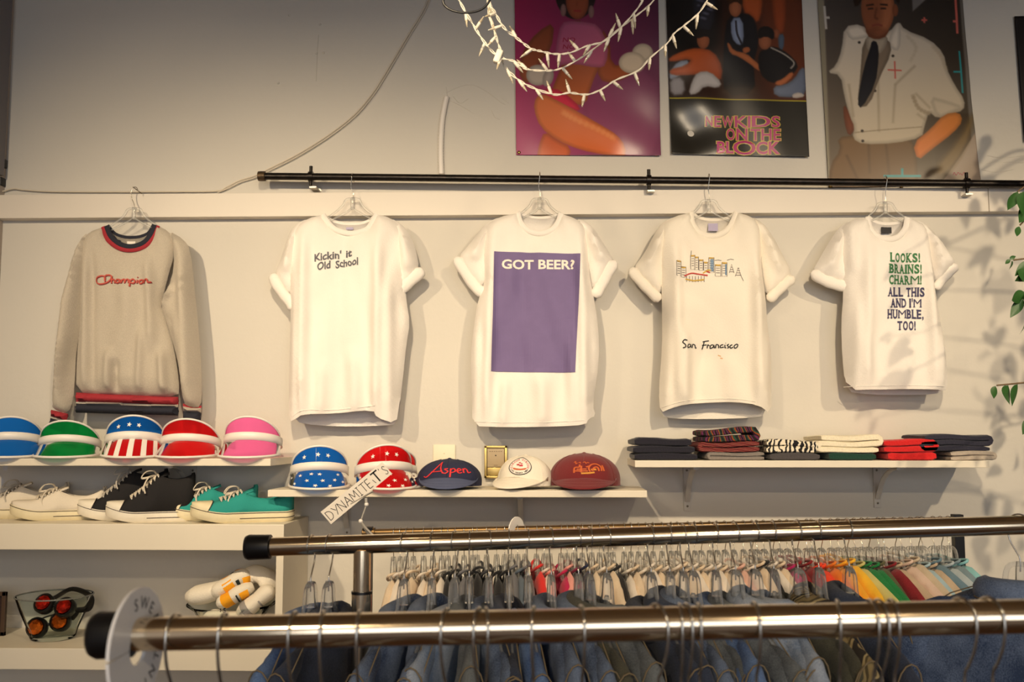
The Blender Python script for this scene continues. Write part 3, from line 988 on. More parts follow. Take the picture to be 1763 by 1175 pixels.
def roll(pts, Y, r, seed=0):
    """rolled-up sleeve cuff: a fat soft roll along the points"""
    P = cr([px(a, b, Y) for a, b in pts], 6)
    rd = random.Random(seed)
    n = len(P)
    rr = []
    for i in range(n):
        e = min(i, n - 1 - i) / 3.0
        rr.append(r * (0.45 + 0.55 * min(1, e)) * (1 + 0.04 * math.sin(i * 0.9 + seed)))
    return tube(P, [q * 1.3 for q in rr], 10, flat=0.75, up=(0, -1, 0))

def clear_hanger(name, label, cx, ytop, yneck, ysh, halfw, Y, yrail, hook_px=None, group='hangers on the wall'):
    """face-on hanger: wire hook over the rail, clear plastic body. pixel coordinates"""
    c = px(cx, yneck, Y)
    t = thing(name, label, 'hanger', c, group)
    if hook_px is None:
        rc = px(cx, yrail, YP)
        rc.y = YP
        P = []
        for k in range(10):
            a = R(205) - R(250) * k / 9
            P.append((rc.x + 0.002 * k / 9, rc.y - math.cos(a) * -0.0155, rc.z + math.sin(a) * 0.0155))
        P = [Vector(q) for q in P][::-1]
        P = [Vector((q.x, q.y, q.z)) for q in P]
        # end the hook in front, run down the shaft
        P = P + [Vector((rc.x - 0.003, Y - 0.004, (rc.z + c.z) / 2 + 0.004)), Vector((c.x + 0.002, Y, (rc.z * 0.3 + c.z * 0.7))), Vector((c.x, Y, c.z - 0.012))]
        wnew('hook', tube(cr(P, 3), 0.0013, 6), M_wire, t)
    else:
        wnew('hook', tube(cr([px(a, b, Y) for a, b in hook_px], 4), 0.0013, 6), M_wire, t)
    s = 0.00178
    zs = px(cx, ysh, Y).z
    hw = halfw * s
    H = c.z - zs
    bars = []
    for sg in (-1, 1):
        bars.append(tube(cr([(c.x, Y, c.z + 0.004), (c.x + sg * 0.020, Y, c.z + 0.002), (c.x + sg * 0.034, Y, c.z - H * 0.35), (c.x + sg * hw * 0.6, Y, zs + 0.012), (c.x + sg * hw, Y, zs - 0.018)], 5), 0.0036, 8, up=(0, -1, 0)))
        bars.append(tube(cr([(c.x, Y, c.z - 0.022), (c.x + sg * 0.016, Y, c.z - H * 0.62), (c.x + sg * hw * 0.6, Y, zs - 0.004), (c.x + sg * hw, Y, zs - 0.030)], 5), 0.0030, 8, up=(0, -1, 0)))
    bars.append(tube([(c.x, Y, c.z + 0.008), (c.x, Y, c.z - 0.03)], 0.0062, 10))
    web = []
    new_body = wnew('clear_body', join(*bars), M_clear, t)
    return t

def tee(label, d, cloth, seed, hanger_label, hx, hy, print_fn=None):
    Y = d.get('Y', -0.085)
    base = px(sum(q[0] for q in d['body']) / len(d['body']), max(q[1] for q in d['body']), Y)
    t = thing('t_shirt', label, 't-shirt', base, 'graphic tees on the rail')
    hp = d['hem_y']
    fr = Panel(d['body'] + d['neck'][::-1], Y, 0.034, 0.06, d['folds'], -1, 1, seed=seed, hem_px=hp, noise=0.006)
    bkP = Panel(d['back'] if 'back' in d else d['body'] + d['bneck'][::-1], Y + 0.004, 0.026, 0.08, (), +1, 1, seed=seed + 5, hem_px=hp)
    wnew('body', join(fr.mesh(), bkP.mesh()), cloth, t)
    for k, s in enumerate(d['sleeves']):
        pf = Panel(s, Y + 0.012, 0.030, 0.05, d['sfolds'][k], -1, 1, seed=seed + 11 + k, noise=0.004)
        pb_ = Panel(s, Y + 0.014, 0.028, 0.05, (), +1, 1, seed=seed + 13 + k)
        sl = wnew('sleeve', join(pf.mesh(), pb_.mesh()), cloth, t)
        cf = d['cuffs'][k]
        wnew('rolled_cuff', roll(cf[0], Y + 0.002, cf[1], seed + k), cloth, sl)
    n = d['neck']
    m = len(n)
    wnew('collar', rib(n, [Y - 0.004 - 0.020 * math.sin(PI * i / (m - 1)) for i in range(m)], 0.0085, 5, 0.45), cloth, t)
    wnew('back_collar', rib(d['bneck'], [Y + 0.006 + 0.016 * math.sin(PI * i / (len(d['bneck']) - 1)) for i in range(len(d['bneck']))], 0.008, 5, 0.4), cloth, t)
    # hem stitching line
    if 'hem' in d:
        V = fr.on([(a, b - 7) for a, b in cr(d['hem'], 6)], 0.0006)
        wnew('hem_stitch', tube(V, 0.0011, 5), cloth, t)
    if 'tag' in d:
        x0, y0, x1, y1, c = d['tag']
        a, b = px(x0, y0, Y + 0.012), px(x1, y1, Y + 0.012)
        wnew('neck_label', box(a.x, b.x, Y + 0.011, Y + 0.0125, b.z, a.z), c, t, smooth=False)
    if print_fn:
        print_fn(t, fr)
    clear_hanger('clothes_hanger', hanger_label, hx, 0, hy, hy + 32, 62, Y + 0.006, hy - 46 if 'rail' not in d else d['rail'])
    return t

M_tagd = mat('black_label', (34, 32, 34), 0.7)
M_tagl = mat('lilac_label', (176, 168, 196), 0.7)
M_grey = mat('grey_print', (98, 98, 104), 0.8)
M_purple = mat('purple_print', (116, 100, 144), 0.8, var=0.03, vscale=40)
M_pw = mat('white_print', (240, 232, 220), 0.8)
M_green = mat('green_print', (62, 122, 74), 0.8)
M_navyp = mat('navy_print', (66, 64, 96), 0.8)

def pr(t, fr, VF, m, name='print', off=0.0016):
    return wnew(name, (fr.on(VF[0], off), VF[1]), m, t, smooth=False)

# --- tee with faded slogan
def print_kickin(t, fr):
    for word, x0, y0, s, w in (("Kickin'", 541, 441, 1.0, 46), ("it", 595, 434, 1.0, 11), ("Old", 546, 456, 1.0, 23), ("School", 577, 452, 1.0, 40)):
        V, F = fit(text_vf(word, 0.03), 0, w, 0, 13)
        V = np.stack([x0 + V[:, 0], y0 - 4 + V[:, 1] - V[:, 0] * 0.13 + 0.8 * np.sin(V[:, 0] * 0.5)], 1)
        pr(t, fr, (V, F), M_grey, 'slogan')
kick = dict(hem_y=700,
    body=[(556, 370), (530, 376), (508, 392), (499, 420), (498, 470), (501, 540), (499, 600), (497, 680), (501, 727), (514, 722), (527, 714), (580, 713), (647, 706), (652, 720), (684, 730), (688, 700), (694, 650), (700, 590), (706, 556), (700, 520), (694, 470), (698, 420), (690, 390), (672, 375), (648, 369)],
    neck=[(556, 370), (562, 380), (577, 395), (604, 402), (631, 395), (642, 380), (648, 369)],
    bneck=[(556, 370), (566, 379), (586, 386), (604, 387), (624, 386), (640, 379), (648, 369)],
    back=[(556, 371), (530, 378), (506, 400), (500, 470), (502, 540), (498, 680), (503, 726), (540, 733), (600, 735), (660, 733), (682, 731), (690, 690), (702, 580), (698, 470), (696, 410), (676, 378), (648, 370), (640, 380), (624, 387), (604, 388), (586, 387), (566, 380)],
    sleeves=[[(532, 375), (506, 388), (494, 412), (484, 446), (474, 470), (482, 492), (500, 508), (508, 500), (514, 460), (522, 410)],
             [(672, 375), (694, 388), (708, 408), (716, 430), (722, 462), (712, 482), (690, 500), (682, 480), (680, 430), (676, 400)]],
    sfolds=[[(508, 400, 496, 470, 0.008, 8)], [(696, 400, 704, 466, 0.008, 9), (712, 430, 716, 466, 0.005, 5)]],
    cuffs=[([(470, 472), (474, 486), (486, 504), (500, 522), (506, 534)], 0.013), ([(728, 464), (718, 474), (702, 488), (688, 502), (686, 514)], 0.015)],
    folds=[(527, 400, 524, 720, 0.010, 9), (656, 400, 652, 720, 0.013, 11), (512, 470, 508, 726, 0.006, 6), (674, 460, 672, 728, 0.010, 9), (560, 620, 556, 716, 0.005, 9), (612, 600, 616, 714, 0.006, 12), (590, 420, 586, 700, -0.004, 14)],
    hem=[(504, 724), (526, 714), (580, 713), (647, 706)], tag=(596, 389, 608, 396, M_tagl), rail=307)
kt = tee("white tee with faded grey slogan across the chest, nearest the sweatshirt", kick, M_tee, 1, 'clear hanger holding the tee with the faded grey slogan', 607, 345, print_kickin)

# the right sleeve of this tee also hangs a loose turn-up
# --- tee with the purple panel
def print_beer(t, fr):
    pr(t, fr, poly2d([(851, 434), (899, 434.5), (999, 438), (996, 520), (990, 642), (920, 641.5), (846, 640), (849, 540)], 4), M_purple, 'printed_panel', 0.0026)
    V, F = fit(text_vf('GOT BEER?', 0.028), 864, 989, 447, 463)
    V[:, 1] += (V[:, 0] - 864) * 0.008
    pr(t, fr, (V, F), M_pw, 'slogan', 0.0038)
beer = dict(hem_y=712,
    body=[(892, 367), (862, 373), (838, 386), (828, 410), (832, 450), (835, 488), (822, 520), (816, 560), (810, 612), (812, 680), (814, 734), (860, 736), (900, 736), (960, 735), (1008, 732), (1012, 722), (1026, 716), (1020, 700), (1032, 620), (1030, 560), (1022, 510), (1014, 470), (1012, 420), (1008, 390), (990, 376), (966, 368)],
    neck=[(892, 367), (896, 382), (908, 396), (928, 402), (948, 397), (960, 384), (966, 368)],
    bneck=[(892, 367), (902, 372), (916, 376), (930, 377), (944, 376), (956, 373), (966, 368)],
    sleeves=[[(862, 373), (838, 384), (822, 402), (806, 424), (790, 440), (796, 462), (818, 492), (836, 494), (842, 470), (844, 420)],
             [(990, 375), (1014, 384), (1030, 404), (1046, 432), (1056, 446), (1046, 468), (1028, 500), (1018, 496), (1010, 460), (1004, 410)]],
    sfolds=[[(838, 396, 816, 450, 0.008, 8)], [(1014, 396, 1036, 452, 0.008, 8)]],
    cuffs=[([(784, 444), (794, 458), (808, 480), (822, 498), (834, 506)], 0.014), ([(1060, 450), (1050, 464), (1040, 482), (1030, 500), (1024, 512)], 0.014)],
    folds=[(848, 400, 838, 736, 0.008, 9), (1000, 400, 1006, 730, 0.010, 10), (872, 650, 866, 734, 0.006, 9), (930, 640, 934, 734, 0.006, 14), (980, 560, 986, 734, 0.006, 9), (822, 540, 818, 730, 0.005, 6), (900, 470, 898, 640, -0.003, 14)],
    hem=[(816, 733), (860, 735), (900, 735), (960, 734), (1006, 731)], rail=305)
tee('white tee with a purple printed panel reading GOT BEER', beer, M_tee, 2, 'clear hanger holding the tee with the purple panel', 929, 345, print_beer)

# --- tee with a city skyline
def print_city(t, fr):
    M_gold = mat('gold_print', (206, 168, 74), 0.8)
    M_line = mat('grey_line_print', (108, 100, 96), 0.8)
    M_red = mat('red_print2', (190, 62, 52), 0.8)
    M_blue = mat('blue_print', (96, 138, 176), 0.8)
    R_ = lambda x, y, w, h: [(x, y), (x + w, y), (x + w, y + h), (x, y + h), (x, y)]
    ln, go, rd, bl = [], [], [], []
    for x, y, w, h in ((1164, 450, 8, 26), (1172, 460, 9, 18), (1189, 440, 7, 24), (1196, 443, 6, 22), (1203, 448, 7, 18), (1211, 452, 7, 14), (1220, 444, 9, 26), (1231, 456, 10, 20), (1243, 452, 9, 24)):
        ln.append(R_(x, y, w, h))
        for q in range(2, h - 2, 4):
            ln.append([(x + 1.5, y + q), (x + w - 1.5, y + q)])
        go.append([(x + 0.5, y + 1), (x + w - 0.5, y + 1)])
    ln += [[(1189.5, 440), (1190, 432)], [(1256, 470), (1260, 455), (1264, 470)], [(1266, 476), (1271, 461), (1276, 476), (1280, 484)], [(1252, 448), (1258, 446), (1264, 447)], [(1230, 449), (1236, 448), (1242, 449)]]
    for k in range(4):
        ln += [[(1257 + k * 0.8, 468 - 4 * k), (1263 - k * 0.8, 468 - 4 * k)], [(1267 + k, 474 - 4 * k), (1276 - k, 474 - 4 * k)]]
    bl += [[(1224, 446), (1224, 468)], [(1227, 446), (1227, 468)], [(1250, 455), (1250, 474)]]
    rd += [[(1178, 476), (1190, 471), (1204, 473), (1218, 475)], [(1216, 468), (1222, 470)]]
    go += [[(1180, 481), (1194, 484), (1212, 482)], [(1210, 471), (1218, 466), (1224, 466)]]
    for k in range(7):
        ln.append([(1182 + k * 5, 476), (1182 + k * 5, 486)])
    pr(t, fr, strokes(ln, 0.9, 2, False), M_line, 'skyline_lines')
    pr(t, fr, strokes(go, 2.4, 2, False), M_gold, 'skyline_gold', 0.0018)
    pr(t, fr, strokes(bl, 2.0, 2, False), M_blue, 'skyline_blue', 0.0018)
    pr(t, fr, strokes(rd, 2.2, 3), M_red, 'skyline_red', 0.0020)
    S = [[(1181, 588), (1176, 587), (1173, 591), (1177, 595), (1178, 599), (1173, 601)],
         [(1187, 594), (1183, 595), (1182, 600), (1187, 598), (1188, 594), (1189, 600)], [(1191, 600), (1192, 594), (1196, 595), (1197, 600), (1199, 599)],
         [(1221, 587), (1214, 588), (1210, 589)], [(1213, 588), (1211, 596), (1209, 602)], [(1209, 595), (1217, 594)],
         [(1218, 600), (1219, 594), (1222, 596)], [(1228, 594), (1224, 595), (1223, 600), (1228, 598), (1229, 594), (1230, 600)],
         [(1232, 600), (1233, 594), (1237, 595), (1237, 600)], [(1245, 594), (1241, 595), (1240, 599), (1246, 598)],
         [(1248, 594), (1248, 599), (1250, 599)], [(1249, 591), (1249.6, 591.6)], [(1255, 593), (1252, 595), (1255, 598), (1252, 600)],
         [(1261, 594), (1257, 596), (1258, 600), (1262, 598)], [(1268, 593), (1264, 596), (1265, 600), (1269, 598), (1270, 594), (1267, 593)]]
    pr(t, fr, strokes(S, 1.9, 4), M_ink, 'lettering')
    pr(t, fr, strokes([[(1236, 612), (1241, 614)], [(1240, 617), (1244, 618)]], 1.6, 2, False), mat('orange_stain', (224, 176, 122), 0.8), 'stain')
city = dict(hem_y=688,
    body=[(1190, 366), (1160, 373), (1142, 386), (1134, 410), (1138, 470), (1140, 540), (1140, 600), (1134, 673), (1136, 712), (1152, 704), (1177, 697), (1220, 694), (1261, 693), (1300, 698), (1325, 714), (1328, 660), (1328, 615), (1321, 558), (1318, 510), (1310, 460), (1312, 410), (1306, 386), (1294, 373), (1268, 366)],
    neck=[(1190, 366), (1193, 386), (1206, 401), (1224, 407), (1244, 402), (1258, 388), (1268, 366)],
    bneck=[(1190, 366), (1200, 375), (1214, 379), (1228, 380), (1244, 379), (1258, 375), (1268, 366)],
    back=[(1190, 368), (1160, 375), (1140, 400), (1140, 480), (1142, 600), (1136, 680), (1138, 716), (1160, 721), (1220, 722), (1290, 720), (1322, 716), (1326, 650), (1320, 558), (1310, 460), (1306, 390), (1268, 368), (1258, 376), (1244, 380), (1228, 381), (1214, 380), (1200, 376)],
    sleeves=[[(1162, 372), (1140, 384), (1126, 404), (1110, 436), (1090, 462), (1098, 476), (1130, 508), (1142, 500), (1146, 450), (1148, 410)],
             [(1292, 372), (1314, 384), (1330, 406), (1348, 440), (1364, 470), (1352, 486), (1326, 510), (1314, 500), (1306, 450), (1302, 410)]],
    sfolds=[[(1140, 400, 1112, 462, 0.007, 8)], [(1314, 400, 1340, 470, 0.007, 8)]],
    cuffs=[([(1086, 462), (1094, 474), (1110, 492), (1126, 508), (1136, 518)], 0.013), ([(1367, 478), (1356, 486), (1342, 498), (1330, 510), (1322, 518)], 0.013)],
    folds=[(1160, 400, 1166, 704, 0.008, 9), (1176, 560, 1178, 700, 0.009, 8), (1300, 420, 1304, 704, 0.010, 10), (1150, 520, 1146, 706, 0.006, 6), (1250, 610, 1252, 694, 0.004, 14), (1318, 560, 1316, 706, 0.006, 6), (1206, 600, 1204, 694, -0.004, 12)],
    hem=[(1140, 709), (1177, 698), (1220, 695), (1261, 694), (1300, 699)], tag=(1219, 382, 1236, 398, M_tagl), rail=308)
tee('white tee printed with a city skyline and the words San Francisco', city, M_tee2, 3, 'clear hanger holding the tee with the city skyline', 1220, 348, print_city)

# --- tee with green and navy slogan
SER = {'L': [(0.16, 1), (0.16, 0)], 'K': [(0.16, 1), (0.16, 0), (0.8, 1), (0.86, 0)], 'B': [(0.12, 1), (0.12, 0)], 'R': [(0.14, 1), (0.14, 0), (0.86, 0)], 'A': [(0.1, 0), (0.9, 0)], 'I': [(0.5, 1), (0.5, 0)], 'N': [(0.14, 1), (0.14, 0), (0.86, 1)],
       'H': [(0.15, 1), (0.15, 0), (0.85, 1), (0.85, 0)], 'M': [(0.08, 0), (0.92, 0)], 'T': [(0.5, 0)], 'D': [(0.14, 1), (0.14, 0)], 'U': [(0.15, 1), (0.85, 1)], 'E': [(0.12, 1), (0.12, 0)]}
def slab(word, x0, x1, y0, y1):
    """condensed heavy letters with slab serifs"""
    glyphs = []
    adv = 0
    for ch in word:
        if ch == ' ':
            adv += 0.34
            continue
        V, F = text_vf(ch, 0.036 if ch != 'M' else 0.0)
        w = V[:, 0].max() - V[:, 0].min()
        k = 0.62 / w if ch not in "I!,'" else 1.0
        if ch == 'M':
            k *= 1.7
        if ch == 'I':
            k = 0.24 / w
        V2 = np.stack([(V[:, 0] - V[:, 0].min()) * k + adv, V[:, 1]], 1)
        glyphs.append((V2, F))
        ww = w * k
        for sx, sy in SER.get(ch, []):
            cx, cy = adv + sx * ww, 0.0 if sy == 0 else 0.73
            hw, hh = 0.15, 0.07
            q = np.array([(cx - hw, cy), (cx + hw, cy), (cx + hw, cy + (hh if sy == 0 else -hh)), (cx - hw, cy + (hh if sy == 0 else -hh))])
            glyphs.append((q, [(0, 1, 2, 3)] if sy == 0 else [(3, 2, 1, 0)]))
        adv += ww + 0.11
    n, VV, FF = 0, [], []
    for V, F in glyphs:
        VV.append(V)
        FF += [tuple(i + n for i in f) for f in F]
        n += len(V)
    return fit((np.concatenate(VV), FF), x0, x1, y0, y1)
def print_looks(t, fr):
    for w, x0, x1, y0, y1, m in (('LOOKS!', 1531, 1584, 435.5, 451, M_green), ('BRAINS!', 1529, 1586.5, 455, 470.5, M_green), ('CHARM!', 1530, 1586, 474, 489.5, M_green),
                                 ('ALL THIS', 1528, 1591, 495, 510.5, M_navyp), ("AND I'M", 1533, 1587, 514, 529.5, M_navyp), ('HUMBLE,', 1528, 1590, 533, 548.5, M_navyp), ('TOO!', 1545, 1576, 553, 568.5, M_navyp)):
        V, F = slab(w, x0, x1, y0, y1)
        V[:, 1] += (V[:, 0] - 1555) * 0.012
        pr(t, fr, (V, F), m, 'slogan')
looks = dict(hem_y=660,
    body=[(1494, 374), (1464, 380), (1448, 394), (1442, 420), (1450, 470), (1452, 508), (1448, 558), (1450, 616), (1456, 673), (1500, 672), (1560, 671), (1600, 672), (1630, 674), (1630, 616), (1620, 558), (1610, 500), (1604, 450), (1600, 410), (1592, 388), (1578, 380), (1562, 375)],
    neck=[(1494, 374), (1498, 392), (1510, 406), (1528, 412), (1546, 408), (1558, 394), (1562, 375)],
    bneck=[(1494, 374), (1504, 382), (1516, 386), (1528, 387), (1542, 386), (1554, 382), (1562, 375)],
    back=[(1494, 375), (1464, 382), (1446, 400), (1452, 470), (1450, 558), (1452, 616), (1458, 674), (1500, 679), (1560, 680), (1610, 679), (1627, 675), (1628, 616), (1618, 558), (1608, 500), (1598, 410), (1562, 376), (1554, 383), (1542, 387), (1528, 388), (1516, 387), (1504, 383)],
    sleeves=[[(1466, 379), (1446, 390), (1430, 412), (1414, 440), (1398, 468), (1412, 478), (1436, 484), (1460, 488), (1462, 450), (1456, 410)],
             [(1576, 379), (1594, 386), (1612, 404), (1630, 430), (1646, 452), (1634, 468), (1614, 488), (1604, 480), (1596, 440), (1590, 410)]],
    sfolds=[[(1446, 402, 1424, 466, 0.006, 8)], [(1600, 400, 1618, 468, 0.007, 7), (1612, 410, 1634, 456, 0.005, 5)]],
    cuffs=[([(1397, 468), (1412, 479), (1430, 487), (1448, 492), (1461, 490)], 0.014), ([(1647, 456), (1638, 466), (1626, 478), (1616, 490), (1611, 498)], 0.011)],
    folds=[(1490, 420, 1484, 672, 0.008, 10), (1596, 420, 1602, 672, 0.008, 9), (1472, 500, 1466, 672, 0.006, 8), (1560, 600, 1556, 640, 0.003, 6), (1540, 580, 1544, 672, 0.004, 14), (1616, 560, 1614, 672, 0.006, 7), (1460, 380, 1462, 470, 0.006, 7)],
    hem=[(1458, 673), (1500, 672), (1560, 671), (1600, 672), (1628, 673)], tag=(1517, 390, 1535, 402, M_tagd), rail=312)
tee('small white tee with green and navy slogan text, rightmost tee', looks, M_tee, 4, 'clear hanger holding the tee with the green and navy slogan', 1524, 352, print_looks)

# --- grey sweatshirt
M_sw = mat('heather_grey_fleece', (188, 178, 162), 0.95, var=0.10, vscale=420, bump=0.4, bscale=300, sheen=0.2)
M_navyr = mat('navy_rib', (36, 38, 50), 0.9, bump=0.4, bscale=300)
M_redr = mat('red_rib', (160, 42, 52), 0.9, bump=0.4, bscale=300)
M_emb = mat('red_embroidery', (196, 84, 70), 0.7, bump=0.4, bscale=500)
YS = -0.085
t = thing('sweatshirt', 'grey crewneck sweatshirt with navy and red striped trim', 'sweatshirt', px(218, 716, YS))
neck = [(178, 391), (186, 412), (204, 426), (225, 430), (248, 424), (263, 408), (271, 389)]
bneck = [(183, 390), (196, 405), (212, 411), (228, 412), (244, 410), (258, 403), (267, 388)]
body = [(178, 391), (152, 400), (142, 420), (140, 470), (138, 560), (132, 620), (131, 677), (180, 680), (240, 682), (307, 685), (309, 660), (300, 600), (288, 555), (278, 526), (288, 480), (300, 440), (302, 415), (290, 398), (271, 389)]
fr = Panel(body + neck[::-1], YS, 0.034, 0.07, [(163, 420, 167, 676, -0.0045, 8), (152, 420, 154, 676, 0.006, 9), (196, 600, 194, 678, 0.007, 8), (208, 620, 204, 678, -0.006, 6), (252, 560, 246, 682, 0.006, 7), (284, 600, 290, 682, 0.008, 8), (262, 440, 268, 600, 0.007, 9), (226, 470, 222, 680, 0.005, 18)], -1, 1, seed=21, noise=0.004, h=0.007)
bp_ = Panel(body + bneck[::-1], YS + 0.004, 0.026, 0.08, (), 1, 1, seed=22)
wnew('body', join(fr.mesh(), bp_.mesh()), M_sw, t)
# ribbed hem: red, grey, navy bands
def band(name, top, bot, m, par, Y=YS, bulge=0.026, sd=0):
    p_ = Panel(top + bot[::-1], Y, bulge, 0.014, (), -1, 0, seed=sd, noise=0.002, h=0.008)
    q_ = Panel(top + bot[::-1], Y + 0.004, bulge, 0.014, (), 1, 0, seed=sd, noise=0.002, h=0.008)
    return wnew(name, join(p_.mesh(), q_.mesh()), m, par)
xs = [131, 165, 200, 240, 275, 307]
tp = lambda y0, y1, ins=0: [(x + (ins if i == 0 else (-ins if i == 5 else 0)), y0 + (y1 - y0) * (x - 131) / 176) for i, x in enumerate(xs)]
band('hem_stripe', tp(676, 684), tp(692, 698), M_redr, t, sd=1)
band('hem_stripe', tp(690, 697), tp(697, 703), M_sw, t, sd=2)
band('hem_band', tp(695, 701), tp(711, 716), M_navyr, t, sd=3)
sleeves = [
    ([(152, 399), (138, 412), (126, 442), (114, 490), (104, 530), (96, 610), (88, 700), (100, 709), (118, 711), (126, 690), (129, 650), (131, 606), (140, 562), (146, 500), (150, 440)],
     [(140, 430, 116, 640, 0.010, 9), (124, 480, 104, 690, 0.008, 7), (128, 600, 120, 700, -0.006, 5)]),
    ([(290, 397), (316, 412), (328, 430), (336, 506), (345, 600), (348, 670), (346, 701), (330, 702), (315, 695), (310, 640), (299, 594), (286, 552), (276, 527), (290, 500), (300, 460), (298, 420)],
     [(318, 430, 330, 690, 0.010, 9), (300, 490, 280, 528, 0.010, 7), (306, 540, 322, 680, 0.006, 7), (292, 540, 312, 620, -0.004, 5), (302, 505, 288, 514, 0.006, 4)])]
for k, (o_, f_) in enumerate(sleeves):
    a_ = Panel(o_, YS - 0.006, 0.034, 0.045, f_, -1, 1, seed=31 + k)
    b_ = Panel(o_, YS - 0.004, 0.028, 0.045, (), 1, 1, seed=33 + k)
    sl = wnew('sleeve', join(a_.mesh(), b_.mesh()), M_sw, t)
    if k == 0:
        rows = [([(88, 706), (102, 709), (117, 713)], [(87, 717), (101, 721), (115, 725)], M_redr), ([(87, 716), (101, 720), (115, 724)], [(86.5, 721), (101, 725), (114.5, 729)], M_sw), ([(86.5, 720), (101, 724), (114.5, 728)], [(85, 738), (100, 742), (113, 745)], M_navyr)]
    else:
        rows = [([(315, 695), (330, 699), (347, 699)], [(315, 701), (330, 704), (346.5, 704)], M_redr), ([(315, 700), (330, 703), (346.5, 703)], [(315, 708), (330, 711), (346, 711)], M_sw), ([(315, 707), (330, 710), (346, 710)], [(316, 731), (330, 733), (345, 732)], M_navyr)]
    for q, (tp_, bt_, m_) in enumerate(rows):
        band('cuff_stripe' if q < 2 else 'cuff', tp_, bt_, m_, sl, YS - 0.004, 0.024, 40 + q)
yy = [YS - 0.006 - 0.022 * math.sin(PI * i / 6) for i in range(7)]
wnew('collar_stripe', rib(neck, yy, 0.0085, 5, 0.45), M_redr, t)
n2 = [(183, 390), (191, 408), (207, 421), (226, 425), (246, 419), (259, 405), (267, 388)]
wnew('collar', rib(n2, [q - 0.001 for q in yy], 0.0085, 5, 0.5), M_navyr, t)
wnew('back_collar', rib(bneck, [YS + 0.008 + 0.012 * math.sin(PI * i / 6) for i in range(7)], 0.011, 5, 0.4), M_navyr, t)
a, b = px(219, 413, YS + 0.012), px(233, 421, YS + 0.012)
wnew('neck_label', box(a.x, b.x, YS + 0.011, YS + 0.0125, b.z, a.z), M_pw, t, smooth=False)
CH = [[(181, 481), (180, 476), (174, 475), (166, 478), (165, 485), (171, 489), (180, 488), (188, 484), (192, 478), (190, 474), (183, 474), (180, 478), (181, 485)],
      [(193, 475), (192, 488)], [(192, 484), (196, 481), (198, 484), (198, 488)], [(207, 482), (202, 482), (201, 487), (206, 487), (208, 482), (209, 488)],
      [(212, 482), (211, 488), (213, 483), (217, 482), (217, 488), (219, 483), (223, 482), (223, 488)], [(226, 482), (225, 494)], [(226, 484), (230, 481), (233, 484), (231, 488), (226, 487)],
      [(237, 482), (236, 488)], [(237, 477), (237.6, 478)], [(244, 482), (240, 484), (241, 488), (246, 487), (247, 483), (244, 482)], [(250, 482), (249, 488), (252, 483), (256, 482), (257, 487), (262, 486)]]
V, F = strokes(CH, 2.0, 4)
wnew('embroidered_lettering', (fr.on(V, 0.002), F), M_emb, t, smooth=False)
V, F = strokes([[(a + 0.8, b + 1.2) for a, b in l] for l in CH], 2.6, 4)
wnew('lettering_edge', (fr.on(V, 0.0012), F), mat('dark_red_thread', (120, 40, 44), 0.8), t, smooth=False)
clear_hanger('clothes_hanger', 'clear hanger hooked on the white board, holding the grey sweatshirt', 231, 0, 362, 392, 60, YS + 0.006, 0,
             hook_px=[(238, 330), (235, 323), (229, 323), (226, 330), (227, 342), (231, 352), (232, 366)])
# nail that carries the sweatshirt hanger
p = px(231, 324, -0.08)
new('nail', tube([(p.x, -0.02, p.z - 0.003), (p.x, -0.09, p.z + 0.001)], 0.0016, 6), MATS['screw_head'], parent=bpy.data.objects['trim_1'])

# ------------------------------------------------------------------ sun visors
def star2(cx, cy, r, rot=0):
    return [(cx + (r if k % 2 == 0 else r * 0.42) * math.sin(rot + PI * k / 5), cy + (r if k % 2 == 0 else r * 0.42) * math.cos(rot + PI * k / 5)) for k in range(10)]

